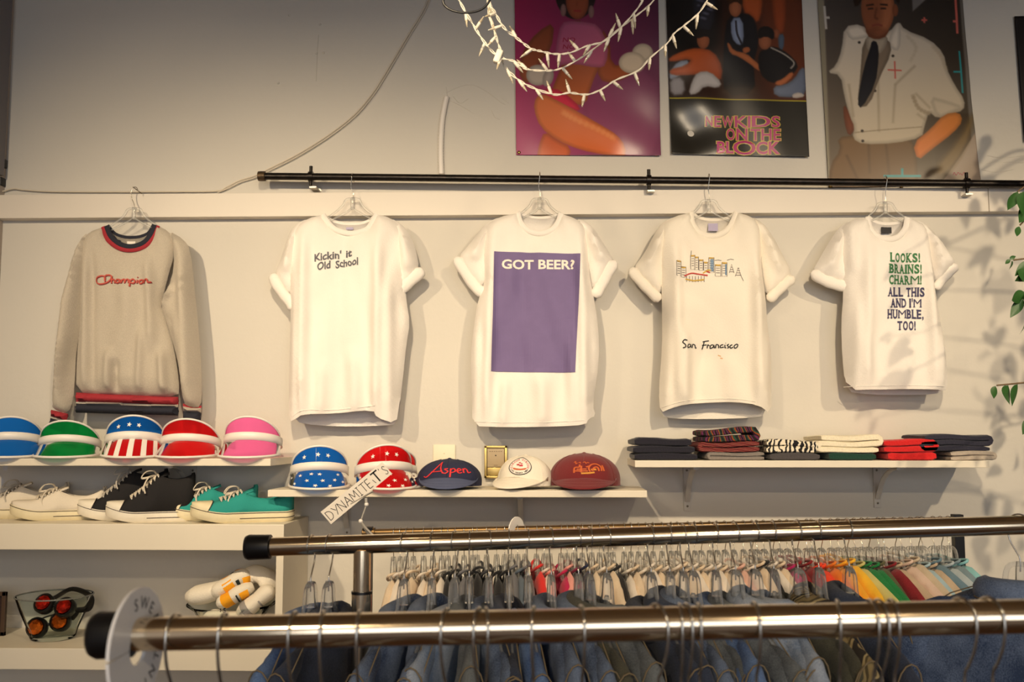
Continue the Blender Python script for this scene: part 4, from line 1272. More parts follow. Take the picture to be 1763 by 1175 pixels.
def visor(label, cx, ybase, wpx, hpx, yaw, tint, band_y=0.53, stars=False, stripes=False, tint_low=None, Y=-0.15, zbase=0):
    s = (DIST + Y) / FPX
    R0 = wpx * s * 0.5 * 0.93
    H = hpx * s
    p = px(cx, ybase, Y)
    t = thing('sun_visor', label, 'visor', (p.x, Y + 0.02, zbase), 'plastic sun visors')
    t.rotation_euler = (0, 0, yaw)
    T0 = R(86)
    zb0, zb1 = H * 0.44, H * 0.64            # band at the front
    tl = 0.30                                # the band sinks towards the temples
    def band(th, k):
        drop = tl * R0 * (1 - math.cos(th)) * 0.75
        return (R0 * math.sin(th), -R0 * math.cos(th), zb0 + (zb1 - zb0) * k - drop)
    def up(th, k):
        c = max(0.0, math.cos(th * 0.98))
        h = (H - zb1 + 0.003) * (c ** 0.85)
        x, y, z = band(th, 0.9)
        r = 1 - 0.10 * k * c
        return (x * (1 - 0.04 * k), y * r, z + h * k)
    LB = 0.068
    def low(th, k):
        c = max(0.0, math.cos(th))
        x, y, z = band(th, 0.1)
        e = c ** 0.45
        rx = R0 * math.sin(th) * (1 + 0.12 * e * k)
        ry = y - LB * e * k
        ze = 0.004 + (1 - e) * max(z - 0.006, 0) * 0.35
        return (rx, ry, z + (ze - z) * (k ** 1.15))
    N = 36
    M_up = clear_mat('visor_plastic_' + label[:10], tint, 0.08, 0.07, 0.5, tint)
    M_lo = M_up if tint_low is None else clear_mat('visor_bill_' + label[:10], tint_low, 0.08, 0.07, 0.5, tint_low)
    f1 = grid(lambda a, b: up(-T0 + 2 * T0 * a, b), N, 6)
    new('crown_shield', f1, M_up, parent=t)
    f2 = grid(lambda a, b: low(-T0 + 2 * T0 * a, b), N, 8)
    new('bill', f2, M_lo, parent=t)
    bn = new('headband', grid(lambda a, b: tuple(np.array(band(-R(128) + 2 * R(128) * a, b)) * np.array([1.02, 1.02, 1.0])), 44, 2), M_whitepl, parent=t)
    thick(bn, 0.002)
    new('crown_trim', tube([up(-T0 + 2 * T0 * i / N, 1.0) for i in range(N + 1)], 0.0032, 6), M_whitepl, parent=t)
    new('bill_trim', tube([low(-T0 + 2 * T0 * i / N, 1.0) for i in range(N + 1)], 0.0038, 6), M_whitepl, parent=t)
    def stick(fn, cth, ck, r, rot):
        """a star on the curved sheet"""
        V = []
        for (dx, dy) in [(0, 0)] + star2(0, 0, r, rot):
            th = cth + dx / R0
            base_, e1 = np.array(fn(th, ck)), np.array(fn(th, ck + 0.05))
            d = (e1 - base_)
            d /= max(np.linalg.norm(d), 1e-6)
            q = base_ + d * dy
            nrm = np.array([math.sin(th), -math.cos(th), 0.25])
            V.append(q + nrm * 0.0015)
        F = [(0, 1 + k, 1 + (k + 1) % 10) for k in range(10)]
        return V, F
    if stars in ('top', 'all'):
        sp = [(-0.55, 0.42), (-0.05, 0.48), (0.30, 0.45)] if stars == 'all' else [(-0.5, 0.4), (-0.12, 0.45), (0.20, 0.42)]
        for k, (a, b) in enumerate(sp):
            new('star', stick(up, a, b, 0.0075, 0.2 * k), M_whitepl, parent=t, smooth=False)
    if stars == 'all':
        for k, (a, b) in enumerate([(-1.1, 0.45), (-0.85, 0.8), (-0.65, 0.35), (-0.38, 0.62), (-0.1, 0.85), (0.02, 0.30), (0.12, 0.62), (0.35, 0.88), (0.52, 0.60), (0.66, 0.30), (0.85, 0.72), (1.0, 0.4), (-0.25, 0.28)]):
            new('star', stick(low, a, b, 0.0072, 0.35 * k), M_whitepl, parent=t, smooth=False)
    if stripes:
        for k in range(7):
            th0 = -1.28 + k * 0.40
            V, F = grid(lambda a, b: tuple(np.array(low(th0 + 0.17 * a, b)) + np.array([math.sin(th0), -math.cos(th0), 0.4]) * 0.0012), 3, 6)
            new('white_stripe', (V, F), M_whitepl, parent=t)
    return t

BLU, GRN, RED, PNK = (28, 110, 205), (16, 140, 66), (214, 30, 34), (240, 112, 176)
visor('blue plastic sun visor cut by the left edge, first in the row', 15, 789, 106, 70, R(22), BLU, zbase=zL)
visor('green plastic sun visor between the blue and the flag visor', 115, 790, 106, 63, R(13), GRN, zbase=zL)
visor('sun visor with red and white striped bill and starred blue crown', 228, 790, 106, 72, R(16), (24, 100, 190), stars='top', stripes=True, tint_low=(208, 28, 34), zbase=zL)
visor('plain red plastic sun visor between the flag and pink visors', 324, 791, 106, 66, R(7), RED, zbase=zL)
visor('pink plastic sun visor at the right end of the left shelf', 432, 791, 104, 70, R(3), PNK, zbase=zL)
visor('blue sun visor covered in white stars on the middle shelf', 547, 843, 104, 72, R(12), (26, 100, 196), stars='all', zbase=zM)
visor('front red sun visor with white stars, behind the paper sign', 658, 843, 104, 74, R(19), RED, stars='all', zbase=zM)
visor('second red starred sun visor tucked behind the front one', 668, 843, 100, 64, R(26), RED, stars='all', Y=-0.10, zbase=zM)

# ------------------------------------------------------------------ caps
def cap(label, cx, wpx, hpx, yaw, m_c, m_b, zbase, Y=-0.135, flatk=0.5, bw=0.9, seed=0):
    s = (DIST + Y) / FPX
    W = wpx * s / 2
    H = hpx * s
    p = px(cx, 820, Y)
    t = thing('baseball_cap', label, 'cap', (p.x, Y, zbase), 'caps on the middle shelf')
    t.rotation_euler = (0, 0, yaw)
    rd = random.Random(seed)
    ph = rd.uniform(0, 6)
    Dp = W * 0.92
    def crown(a, k):
        """a angle (front = -y), k 0 rim .. 1 top"""
        th = 2 * PI * a
        c, sn = -math.cos(th), math.sin(th)
        e = 1 - k
        r = (1 - k ** 2.6) ** 0.5 if k < 1 else 0.0
        fr_ = max(0.0, -c)
        z = H * (0.10 + 0.90 * (k ** 0.86)) * (1 - 0.12 * (1 - fr_) * (1 - k)) - H * 0.16 * k * max(0, c)
        wob = 1 + 0.035 * math.sin(3 * th + ph) * (1 - k) + 0.02 * math.sin(7 * th + 2 * ph) * k * (1 - k) * 3
        # six seams press in a little
        seam = 1 - 0.012 * max(0, math.cos(6 * th)) ** 8
        return (W * r * sn * wob * seam, Dp * r * c * wob * seam, max(z, 0.001))
    def front(u, v, off=0.0015):
        """point on the front of the crown: u sideways -1..1, v 0..1 up"""
        q = np.array(crown((u * 0.25) % 1.0, v))
        nrm = np.array([math.sin(u * 0.25 * 2 * PI), -math.cos(u * 0.25 * 2 * PI), 0.55 + 0.8 * v])
        return q + nrm / np.linalg.norm(nrm) * off
    new('crown', grid(lambda a, b: crown(a, b * 0.999), 48, 14, cu=True), m_c, parent=t)
    new('top_button', ball((0, -Dp * 0.0, H * 0.985), 0.0065, 10, 6, (1, 1, 0.6)), m_c, parent=t)
    for k in range(6):
        a = k / 6
        P = [np.array(crown(a, q / 10 * 0.97)) * np.array([1.004, 1.004, 1.0]) + np.array([0, 0, 0.0006]) for q in range(11)]
        new('panel_seam', tube(P, 0.0009, 4), m_c, parent=t)
    def bill(a, k):
        th = (a - 0.5) * R(150)
        x0, y0 = W * bw * math.sin(th), -Dp * 0.97 * math.cos(th)
        e = max(0.0, math.cos(th * 1.2)) ** 0.55
        return (x0 * (1 + 0.03 * k), y0 - 0.062 * e * k, 0.005 + 0.030 * (1 - k * e) - 0.014 * abs(math.sin(th)) ** 2 * (1 - k))
    bl = new('bill', grid(lambda a, b: bill(a, b), 30, 8), m_b, parent=t)
    thick(bl, 0.003)
    sb = [tube([bill(i / 30, k) + np.array([0, 0, 0.002]) for i in range(2, 29)], 0.0006, 4) for k in (0.35, 0.6, 0.85)]
    new('bill_stitching', join(*sb), m_b, parent=bl)
    return t, front

def uv_strokes(front, lines, w, off=0.0018, n=4, smooth=True):
    V, F = strokes(lines, w, n, smooth)
    return [front(a, b, off) for a, b in V], F

M_nv = mat('navy_twill', (34, 38, 66), 0.85, bump=0.3, bscale=350)
M_nvb = mat('slate_blue_twill', (78, 86, 116), 0.85, bump=0.3, bscale=350)
M_wc = mat('white_twill', (236, 228, 212), 0.85, bump=0.3, bscale=350)
M_mr = mat('maroon_felt', (112, 26, 30), 0.9, bump=0.3, bscale=350, sheen=0.2)
M_redth = mat('red_thread', (214, 44, 48), 0.7)
M_goldth = mat('gold_thread', (206, 140, 48), 0.7)
M_orth = mat('orange_thread', (196, 92, 40), 0.7)
t, fr_ = cap('navy cap with red script lettering and slate blue bill', 774, 112, 50, R(0), M_nv, M_nvb, zM, seed=1)
AS = [[(-0.52, 0.30), (-0.44, 0.28), (-0.30, 0.52), (-0.20, 0.76), (-0.17, 0.84), (-0.14, 0.60), (-0.08, 0.42)], [(-0.36, 0.46), (-0.12, 0.50)],
      [(0.02, 0.60), (-0.05, 0.57), (0.02, 0.50), (-0.03, 0.42), (-0.08, 0.44)], [(0.08, 0.60), (0.06, 0.28)], [(0.08, 0.56), (0.15, 0.60), (0.17, 0.50), (0.08, 0.44)],
      [(0.22, 0.50), (0.30, 0.54), (0.26, 0.60), (0.21, 0.52), (0.24, 0.43), (0.31, 0.45)], [(0.35, 0.60), (0.35, 0.43)], [(0.35, 0.54), (0.40, 0.60), (0.44, 0.55), (0.45, 0.44), (0.52, 0.47)]]
new('embroidered_lettering', uv_strokes(fr_, AS, 0.032), M_redth, parent=t, smooth=False)
t, fr_ = cap('white cap with a round red and black emblem', 905, 96, 56, R(-24), M_wc, M_wc, zM, seed=2, bw=0.98)
# emblem: ring, arc lettering, gold scalloped ribbon
EC, ER = (0.10, 0.60), 0.30
ring = [(EC[0] + ER * math.cos(a), EC[1] + ER * 0.98 * math.sin(a)) for a in np.linspace(0, 2 * PI, 40)]
disc = [(EC[0] + ER * 0.97 * k * math.cos(a), EC[1] + ER * 0.95 * k * math.sin(a)) for k in (0.33, 0.66, 1.0) for a in np.linspace(0, 2 * PI, 32, endpoint=False)]
DF = [tuple(range(32))[::-1]] + [(r * 32 + k, r * 32 + (k + 1) % 32, (r + 1) * 32 + (k + 1) % 32, (r + 1) * 32 + k) for r in range(2) for k in range(32)]
em = new('emblem_patch', ([fr_(a, b, 0.0012) for a, b in disc], DF), M_pw, parent=t)
new('emblem_ring', uv_strokes(fr_, [ring], 0.022, 0.0020, 1), M_ink, parent=em, smooth=False)
def arc_text(front, word, c, r, a0, a1, size, m, par, ky=0.98, name='emblem_lettering', off=0.0022, up=True):
    n = len(word)
    for i, ch in enumerate(word):
        if ch == ' ':
            continue
        V, F = text_vf(ch, 0.03, 2)
        V = V - np.array([(V[:, 0].min() + V[:, 0].max()) / 2, 0])
        a = a0 + (a1 - a0) * i / max(n - 1, 1)
        rot = a - PI / 2 if up else a + PI / 2
        x = V[:, 0] * size
        y = V[:, 1] * size
        X = c[0] + r * math.cos(a) + x * math.cos(rot) - y * math.sin(rot)
        Z = c[1] + ky * (r * math.sin(a) + x * math.sin(rot) + y * math.cos(rot))
        new(name, ([front(p_, q_, off) for p_, q_ in zip(X, Z)], F), m, parent=par, smooth=False)
arc_text(fr_, 'CIRCUS CIRCUS', EC, ER * 0.66, R(196), R(-16), 0.085, mat('emblem_red', (190, 40, 60), 0.7), em)
arc_text(fr_, 'LAS VEGAS NEV', EC, ER * 0.88, R(214), R(326), 0.062, M_ink, em, up=False)
for (dx_, dy_, r_, mm_) in ((-0.05, 0.03, 0.04, 'emblem_red'), (0.04, 0.0, 0.045, 'emblem_red'), (-0.01, 0.10, 0.03, 'emblem_red'), (0.05, 0.07, 0.025, 'emblem_red')):
    new('emblem_motif', uv_strokes(fr_, [[(EC[0] + dx_ - r_, EC[1] + dy_), (EC[0] + dx_, EC[1] + dy_ + r_ * 0.4), (EC[0] + dx_ + r_, EC[1] + dy_)]], r_ * 1.1, 0.0024, 3), MATS[mm_], parent=em, smooth=False)
rb = [(EC[0] - 0.17 + 0.34 * k / 14, EC[1] - 0.10 + 0.018 * (k % 2) - 0.03 * math.sin(PI * k / 14)) for k in range(15)]
new('emblem_ribbon', uv_strokes(fr_, [rb], 0.045, 0.0021, 2), M_orth, parent=em, smooth=False)
t, fr_ = cap('maroon cap with worn gold print on the front', 1006, 122, 60, R(-4), M_mr, M_mr, zM, seed=3)
GP = [[(-0.20, 0.66), (-0.17, 0.70), (-0.15, 0.62), (-0.12, 0.66)], [(-0.10, 0.65), (-0.07, 0.68), (-0.06, 0.63)], [(-0.01, 0.66), (0.03, 0.69), (0.05, 0.64), (0.09, 0.67), (0.12, 0.65)]]
new('worn_lettering', uv_strokes(fr_, GP, 0.02), M_orth, parent=t, smooth=False)
GP2 = [[(-0.16, 0.34), (-0.16, 0.50), (-0.08, 0.52), (-0.07, 0.60)], [(-0.04, 0.56), (-0.04, 0.36)], [(-0.16, 0.40), (0.08, 0.40)], [(-0.12, 0.45), (0.06, 0.46)], [(0.12, 0.38), (0.10, 0.50), (0.16, 0.60), (0.26, 0.62), (0.34, 0.54), (0.34, 0.40)], [(0.16, 0.40), (0.20, 0.50), (0.27, 0.52), (0.29, 0.40)], [(0.38, 0.58), (0.39, 0.40)], [(0.05, 0.52), (0.12, 0.56)]]
new('worn_print', uv_strokes(fr_, GP2, 0.034), M_orth, parent=t, smooth=False)
new('worn_print', uv_strokes(fr_, [[(-0.04, 0.33), (0.10, 0.34), (0.20, 0.36)], [(0.14, 0.44), (0.24, 0.45)]], 0.05), M_goldth, parent=t, smooth=False)

# ------------------------------------------------------------------ canvas sneakers
M_lace = mat('off_white_lace', (214, 204, 186), 0.9)
M_sole = mat('cream_rubber', (226, 214, 178), 0.55, var=0.08, vscale=25)
M_solew = mat('white_rubber', (228, 220, 202), 0.55, var=0.08, vscale=25)
M_line = mat('dark_foxing_line', (60, 44, 40), 0.6)
M_in = mat('shoe_lining', (196, 186, 168), 0.9)
def sneaker(name, label, toe_px, heel_px, Y, zbase, m_up, m_sole, high=False, yaw=0.0, cap_m=None, group='canvas sneakers', tall=0.0, lace_m=None, up_heel=1.0):
    s = (DIST + Y) / FPX
    L = (heel_px - toe_px) * s / math.cos(yaw) * 0.95
    cxp = px((toe_px + heel_px) / 2, 880, Y)
    t = thing(name, label, 'shoe', (cxp.x, Y, zbase), group)
    t.rotation_euler = (0, 0, yaw)
    lace_m = lace_m or M_lace
    wm = 0.050 * L / 0.28
    def half(u):      # half width along the shoe, u 0 toe .. 1 heel
        return wm * (max(0.0, 1 - (1 - min(u / 0.30, 1)) ** 2.3)) ** 0.5 * (1 - 0.30 * math.sin(PI * min(max((u - 0.3) / 0.75, 0), 1)) * 0.6) * ((max(0.0, 1 - max(0, (u - 0.86) / 0.14) ** 2.6)) ** 0.5)
    def zs(u):        # underside: toe spring
        return 0.020 * max(0, (0.34 - u) / 0.34) ** 1.7 + 0.003 * max(0, (u - 0.9) / 0.1)
    SHt = 0.030
    # sole
    def sole(a, b):
        u = 0.5 - 0.5 * math.cos(PI * a)
        ang = 2 * PI * b
        return (0, 0, 0)
    N = 36
    ring = []
    for i in range(N + 1):
        u = 0.5 - 0.5 * math.cos(PI * i / N)
        ring.append((u, +1))
    for i in range(N - 1, 0, -1):
        u = 0.5 - 0.5 * math.cos(PI * i / N)
        ring.append((u, -1))
    V, F = [], []
    n = len(ring)
    for lev, (k, zz) in enumerate(((0.93, 0.0), (1.03, 0.006), (1.05, 0.018), (1.02, SHt), (0.90, SHt + 0.001))):
        for u, sg in ring:
            V.append(((u - 0.5) * L * (0.985 if k < 1 else 1.0), sg * half(u) * k, zs(u) + zz))
    for lev in range(4):
        for i in range(n):
            j = (i + 1) % n
            F.append((lev * n + i, lev * n + j, (lev + 1) * n + j, (lev + 1) * n + i))
    F.append(tuple(range(n))[::-1])
    F.append(tuple(4 * n + i for i in range(n)))
    so = new('sole', (V, F), m_sole, parent=t, auto=40)
    # lines of the foxing tape, all round
    for zz, mm, r in ((SHt - 0.003, M_line, 0.0010), (0.012, M_line, 0.0011)):
        rg = [(u, sg) for u, sg in ring if (zz > 0.02 or u > 0.42)]
        P1 = [((u - 0.5) * L, -half(u) * 1.053, zs(u) + zz) for u, sg in rg if sg > 0]
        new('foxing_line', tube(P1, r, 4), mm, parent=so)
    # upper
    Hh = 0.150 + tall if high else 0.082 + tall
    uo = 0.50 if not high else 0.60        # throat begins
    def ztop(u):
        if u < 0.22:
            return 0.034 + 0.022 * (u / 0.22) ** 0.6
        if u < uo:
            k = (u - 0.22) / (uo - 0.22)
            return 0.056 + (Hh - 0.056) * (k ** 1.05)
        k = (u - uo) / (1 - uo)
        if high:
            return Hh - 0.012 * math.sin(PI * k) + 0.004 * k
        return Hh - 0.022 * math.sin(PI * min(1, k * 1.05)) * up_heel + 0.002 * k
    def upper(u, v):
        """v -1..1 across; |v|=1 at the sole"""
        w = half(u) * 0.97
        zt = ztop(u) + zs(u)
        z0 = SHt - 0.006 + zs(u)
        a = abs(v)
        if high and u > 0.55:
            pinch = 0.72
        else:
            pinch = 0.80
        # super-elliptic arch
        ang = a * PI / 2
        x = w * (math.sin(ang) ** 0.55) * (1 - (1 - pinch) * math.cos(ang) * min(1, max(0, (u - 0.15) / 0.3)))
        ez = (0.22 if high else 0.45) if u > uo else 0.75 - (0.75 - (0.22 if high else 0.45)) * max(0, (u - 0.4) / (uo - 0.4))
        z = z0 + (zt - z0) * math.cos(ang) ** ez
        return ((u - 0.5) * L * 0.985, math.copysign(x, v), z)
    NU, NV = 34, 24
    V, F = [], []
    us = [0.012 + (0.988 - 0.012) * i / NU for i in range(NU + 1)]
    for u in us:
        for j in range(NV + 1):
            V.append(upper(u, -1 + 2 * j / NV))
    for i in range(NU):
        for j in range(NV):
            vm = abs(-1 + 2 * (j + 0.5) / NV)
            um = (us[i] + us[i + 1]) / 2
            op = 0.0
            if um > 0.26:
                op = 0.17 * min(1, (um - 0.26) / 0.06)
            if um > uo and um < 0.965:
                op = 0.42
            if vm < op:
                continue
            F.append((i * (NV + 1) + j, i * (NV + 1) + j + 1, (i + 1) * (NV + 1) + j + 1, (i + 1) * (NV + 1) + j))
    upo = new('upper', (V, F), m_up, parent=t)
    thick(upo, 0.003, 0)
    # collar piping round the opening and heel strip
    wn = [upper(uo + (0.965 - uo) * k / 10, -0.42) for k in range(11)] + [upper(0.968, -0.42 + 0.84 * k / 6) for k in range(1, 6)] + [upper(uo + (0.965 - uo) * (10 - k) / 10, 0.42) for k in range(11)]
    new('collar_piping', tube(wn, 0.0022, 6), m_up, parent=upo)
    new('heel_strip', tube([upper(0.988, 0.0)] + [(L * 0.49, 0, SHt + (ztop(0.98) - SHt) * q) for q in (0.95, 0.6, 0.3, 0.05)], 0.006, 6, flat=0.4, up=(1, 0, 0)), m_up, parent=upo)
    # inside and tongue
    def tongue(a, b):
        u = 0.26 + (uo + 0.05 - 0.26) * a
        q = upper(min(u, uo), 0.0)
        lift = 0.012 * max(0, (a - 0.8) / 0.2)
        hw = half(u) * (0.40 + 0.1 * a)
        return ((u - 0.5) * L + 0.012 * max(0, a - 0.85) / 0.15, hw * (2 * b - 1), q[2] - 0.006 - 0.004 * abs(2 * b - 1) + lift)
    tg = new('tongue', grid(tongue, 12, 6), m_up, parent=t)
    thick(tg, 0.004)
    new('insole', ([((u - 0.5) * L * 0.93, sg * half(u) * 0.84, SHt + 0.004 + zs(u)) for u, sg in ring], [tuple(range(n))]), M_in, parent=t, smooth=False)
    # toe cap
    if cap_m is not None:
        def tc(a, b):
            u = 0.008 + 0.20 * a * (1 - 0.25 * abs(2 * b - 1) ** 2)
            q = upper(max(u, 0.012), -1 + 2 * b)
            return (q[0] - 0.002, q[1] * 1.05, q[2] + 0.0035)
        tcp = new('toe_cap', grid(tc, 9, 20), cap_m, parent=t)
        new('toe_cap_edge', tube([np.array(tc(1.0, b / 20)) + np.array([0.0005, 0, 0.0006]) for b in range(21)], 0.0012, 5), M_line, parent=tcp)
    # eyelets and laces
    ne = 8 if high else 6
    pr_ = None
    for k in range(ne):
        u = 0.285 + (uo - 0.02 - 0.285) * k / (ne - 1)
        for sg in (-1, 1):
            q = np.array(upper(u, sg * 0.30))
            nrm = np.array([-0.35, sg * 0.55, 0.75])
            if k % 1 == 0:
                new('eyelet', ball(q + nrm * 0.0025, 0.0030, 8, 4), MATS['zinc'], parent=upo)
        a = np.array(upper(u, -0.30)) + np.array([-0.002, -0.004, 0.005])
        b = np.array(upper(u, 0.30)) + np.array([-0.002, 0.004, 0.005])
        m = (a + b) / 2 + np.array([-0.002, 0, 0.006])
        if pr_ is not None:
            m2 = (pr_ + b) / 2 + np.array([-0.002, 0, 0.006])
            new('lace', tube(cr([pr_, m2, b], 4), 0.0032, 6, flat=0.55), lace_m, parent=t)
        new('lace', tube(cr([a, m, b], 4), 0.0032, 6, flat=0.55), lace_m, parent=t)
        pr_ = a
    tpz = np.array(upper(uo - 0.03, 0.0)) + np.array([-0.004, 0, 0.006])
    for sg in (-1, 1):
        P = [tpz, tpz + np.array([-0.008, -0.012 * sg - 0.006, 0.012]), tpz + np.array([-0.03, -0.02 * sg - 0.008, 0.010]), tpz + np.array([-0.042, -0.022 * sg - 0.010, -0.008]), tpz + np.array([-0.022, -0.016 * sg - 0.006, -0.006]), tpz]
        new('lace_bow', tube(cr(P, 6), 0.0028, 6, flat=0.55), lace_m, parent=t)
    P = [tpz, tpz + np.array([-0.02, -0.022, -0.004]), tpz + np.array([-0.034, -0.036, -0.030]), tpz + np.array([-0.030, -0.042, -0.052])]
    new('lace_end', tube(cr(P, 6), 0.0026, 6, flat=0.55), lace_m, parent=t)
    return t

M_cw = mat('white_canvas', (226, 216, 198), 0.9, bump=0.35, bscale=500)
M_cb = mat('black_canvas', (26, 24, 26), 0.9, bump=0.35, bscale=500)
M_ct = mat('teal_canvas', (38, 148, 140), 0.9, bump=0.35, bscale=500)
M_gl = mat('grey_lace', (186, 180, 170), 0.9)
sneaker('canvas_sneaker', 'white canvas sneaker in front at the left end of the top board', 27, 176, -0.15, zu1, M_cw, M_sole, yaw=R(22), tall=0.010)
sneaker('canvas_sneaker', 'white canvas sneaker partly hidden behind its mate, cut by left edge', -34, 110, -0.085, zu1, M_cw, M_sole, yaw=R(22), tall=0.020, lace_m=M_gl)
sneaker('canvas_sneaker', 'black high-top canvas sneaker in front, between white and teal pairs', 189, 330, -0.205, zu1, M_cb, M_solew, True, R(22), cap_m=M_solew, tall=-0.014)
sneaker('canvas_sneaker', 'black high-top canvas sneaker behind its mate on the top board', 141, 282, -0.135, zu1, M_cb, M_solew, True, R(22), cap_m=M_solew, tall=-0.004, lace_m=M_gl)
sneaker('canvas_sneaker', 'teal canvas sneaker in front at the right end of the top board', 334, 503, -0.205, zu1, M_ct, M_sole, yaw=R(22), cap_m=M_sole, tall=0.006)
sneaker('canvas_sneaker', 'teal canvas sneaker half hidden behind its mate', 287, 440, -0.135, zu1, M_ct, M_sole, yaw=R(22), cap_m=M_sole, tall=0.016)

# ------------------------------------------------------------------ folded knitwear
def folded(label, x0, x1, ytop, ybot, layers, m, Y=-0.135, dep=0.19, tilt=0.0, seed=0, start=1, lift=0.0, z0=None, loose=0.0, group='folded sweaters on the right shelf'):
    s = (DIST + Y) / FPX
    w = (x1 - x0) * s
    h = (ybot - ytop) * s
    c = px((x0 + x1) / 2, ybot, Y)
    zb = zR if z0 is None else z0
    tk = h / layers
    rd = random.Random(seed)
    path = []
    d = start
    for i in range(layers):
        z = tk * (i + 0.5)
        xs_ = np.linspace(-w / 2 + tk * 0.55, w / 2 - tk * 0.55, 14) * d
        ins = rd.uniform(0, 0.03) * w
        for q, x in enumerate(xs_):
            path.append((x * (1 - ins / w), z + loose * tk * math.sin(x * 30 + i + seed) * 0.25 + lift * max(0, x / w + 0.1) ** 2 * (i / max(layers - 1, 1))))
        if i < layers - 1:
            xe = xs_[-1] * (1 - ins / w)
            for q in (0.25, 0.5, 0.75):
                a = -PI / 2 + PI * q
                path.append((xe + d * math.cos(a) * tk * 0.5, z + tk * 0.5 + math.sin(a) * tk * 0.5 + lift * max(0, xe / w + 0.1) ** 2 * (i / max(layers - 1, 1))))
        d = -d
    P = np.array(path)
    T = np.gradient(P, axis=0)
    T /= np.maximum(np.linalg.norm(T, axis=1, keepdims=True), 1e-9)
    Nn = np.stack([-T[:, 1], T[:, 0]], 1)
    n = len(P)
    V, F = [], []
    rows = [(-0.5, 0.62), (-0.487, 0.90), (-0.455, 1.0), (-0.2, 1.0), (0.2, 1.0), (0.45, 0.97), (0.5, 0.5)]
    for (yy, k) in rows:
        for i in range(n):
            e = 1.0 if 0 < i < n - 1 else 0.6
            for sg in (1, -1):
                q = P[i] + Nn[i] * sg * tk * 0.497 * k * e
                V.append((q[0] * (1 + 0.02 * math.sin(yy * 9 + seed)), yy * dep, max(q[1] + 0.0018 * math.sin(yy * 25 + q[0] * 40 + seed) * (q[1] / h), 0.0006)))
    m2 = 2 * n
    for r in range(len(rows) - 1):
        for i in range(n - 1):
            for sg in (0, 1):
                a, b = r * m2 + 2 * i + sg, r * m2 + 2 * (i + 1) + sg
                f = (a, b, b + m2, a + m2)
                F.append(f if sg else f[::-1])
        for i in (0, n - 1):
            a = r * m2 + 2 * i
            f = (a, a + 1, a + 1 + m2, a + m2)
            F.append(f if i else f[::-1])
    for r in (0, len(rows) - 1):
        for i in range(n - 1):
            a = r * m2 + 2 * i
            f = (a, a + 1, a + 3, a + 2)
            F.append(f if r == 0 else f[::-1])
    o = new('folded_sweater', (V, F), m, smooth=True)
    o.location = (c.x, Y, zb)
    tag(o, label, 'sweater', group)
    return o, zb + h

def knit(name, c, **k):
    return mat(name, c, 0.95, bump=0.5, bscale=180, var=0.08, vscale=200, sheen=0.15, **k)
K_navy = knit('navy_knit', (28, 27, 40)); K_navy2 = knit('navy_knit_light', (40, 40, 56)); K_char = knit('charcoal_knit', (72, 68, 70)); K_gy = knit('grey_knit', (128, 120, 114))
K_cream = knit('cream_knit', (236, 226, 200)); K_green = knit('dark_green_knit', (16, 58, 46)); K_red = knit('red_knit', (204, 28, 30)); K_lg = knit('light_grey_knit', (176, 164, 150))
def wave_mat(name, cols, scale, distort, rot=(0, 0, 0), kind='BANDS', sharp=True):
    m = bpy.data.materials.new(name)
    m.use_nodes = True
    nt = m.node_tree
    b = nt.nodes['Principled BSDF']
    b.inputs['Roughness'].default_value = 0.95
    tc = nt.nodes.new('ShaderNodeTexCoord')
    mp = nt.nodes.new('ShaderNodeMapping')
    mp.inputs['Rotation'].default_value = rot
    w = nt.nodes.new('ShaderNodeTexWave')
    w.wave_type = kind
    w.wave_profile = 'TRI'
    w.inputs['Scale'].default_value = scale
    w.inputs['Distortion'].default_value = distort
    w.inputs['Detail Scale'].default_value = 1.5
    r = nt.nodes.new('ShaderNodeValToRGB')
    r.color_ramp.interpolation = 'CONSTANT' if sharp else 'LINEAR'
    r.color_ramp.elements[0].color = (*lin(cols[0]), 1)
    r.color_ramp.elements[1].color = (*lin(cols[-1]), 1)
    r.color_ramp.elements[1].position = (len(cols) - 1) / len(cols)
    for i, c in enumerate(cols[1:-1]):
        e = r.color_ramp.elements.new((i + 1) / len(cols))
        e.color = (*lin(c), 1)
    nt.links.new(tc.outputs['Object'], mp.inputs[0])
    nt.links.new(mp.outputs[0], w.inputs[0])
    nt.links.new(w.outputs['Fac'], r.inputs[0])
    nt.links.new(r.outputs[0], b.inputs['Base Color'])
    MATS[name] = m
    return m
K_multi = wave_mat('multicolour_knit', [(24, 18, 20), (96, 32, 74), (30, 26, 28), (140, 62, 30), (34, 70, 52), (20, 18, 22)], 9, 6, (0.3, 0, 0.4))
K_rust = wave_mat('rust_striped_knit', [(116, 34, 36), (36, 22, 22), (176, 86, 76), (70, 26, 26)], 30, 2, (0, R(80), 0))
K_zig = wave_mat('zigzag_knit', [(232, 222, 200), (24, 22, 26)], 26, 9, (0, 0, 0.6))
_, z1 = folded('lowest folded navy sweater at the left end of the right shelf', 1082, 1198, 784.5, 796, 1, K_navy, seed=1)
_, z2 = folded('middle folded navy sweater in the left stack', 1077, 1196, 772.5, 784.5, 1, K_navy, seed=2, z0=z1)
folded('topmost folded navy sweater in the left stack', 1080, 1190, 760, 772.5, 1, K_navy, seed=3, z0=z2, loose=0.3)
_, z1 = folded('grey folded sweater under the striped ones, second stack', 1211, 1307, 783, 796, 2, K_gy, seed=4, start=-1)
_, z2 = folded('rust striped folded sweater in the second stack', 1197, 1300, 766, 783, 2, K_rust, seed=5, z0=z1, start=-1, loose=0.4)
folded('multicolour patterned folded sweater on top of the second stack', 1194, 1293, 745, 766, 2, K_multi, seed=6, z0=z2, lift=0.03, loose=0.5)
_, z1 = folded('charcoal folded sweater under the zigzag one', 1308, 1402, 784, 796, 1, K_char, seed=7)
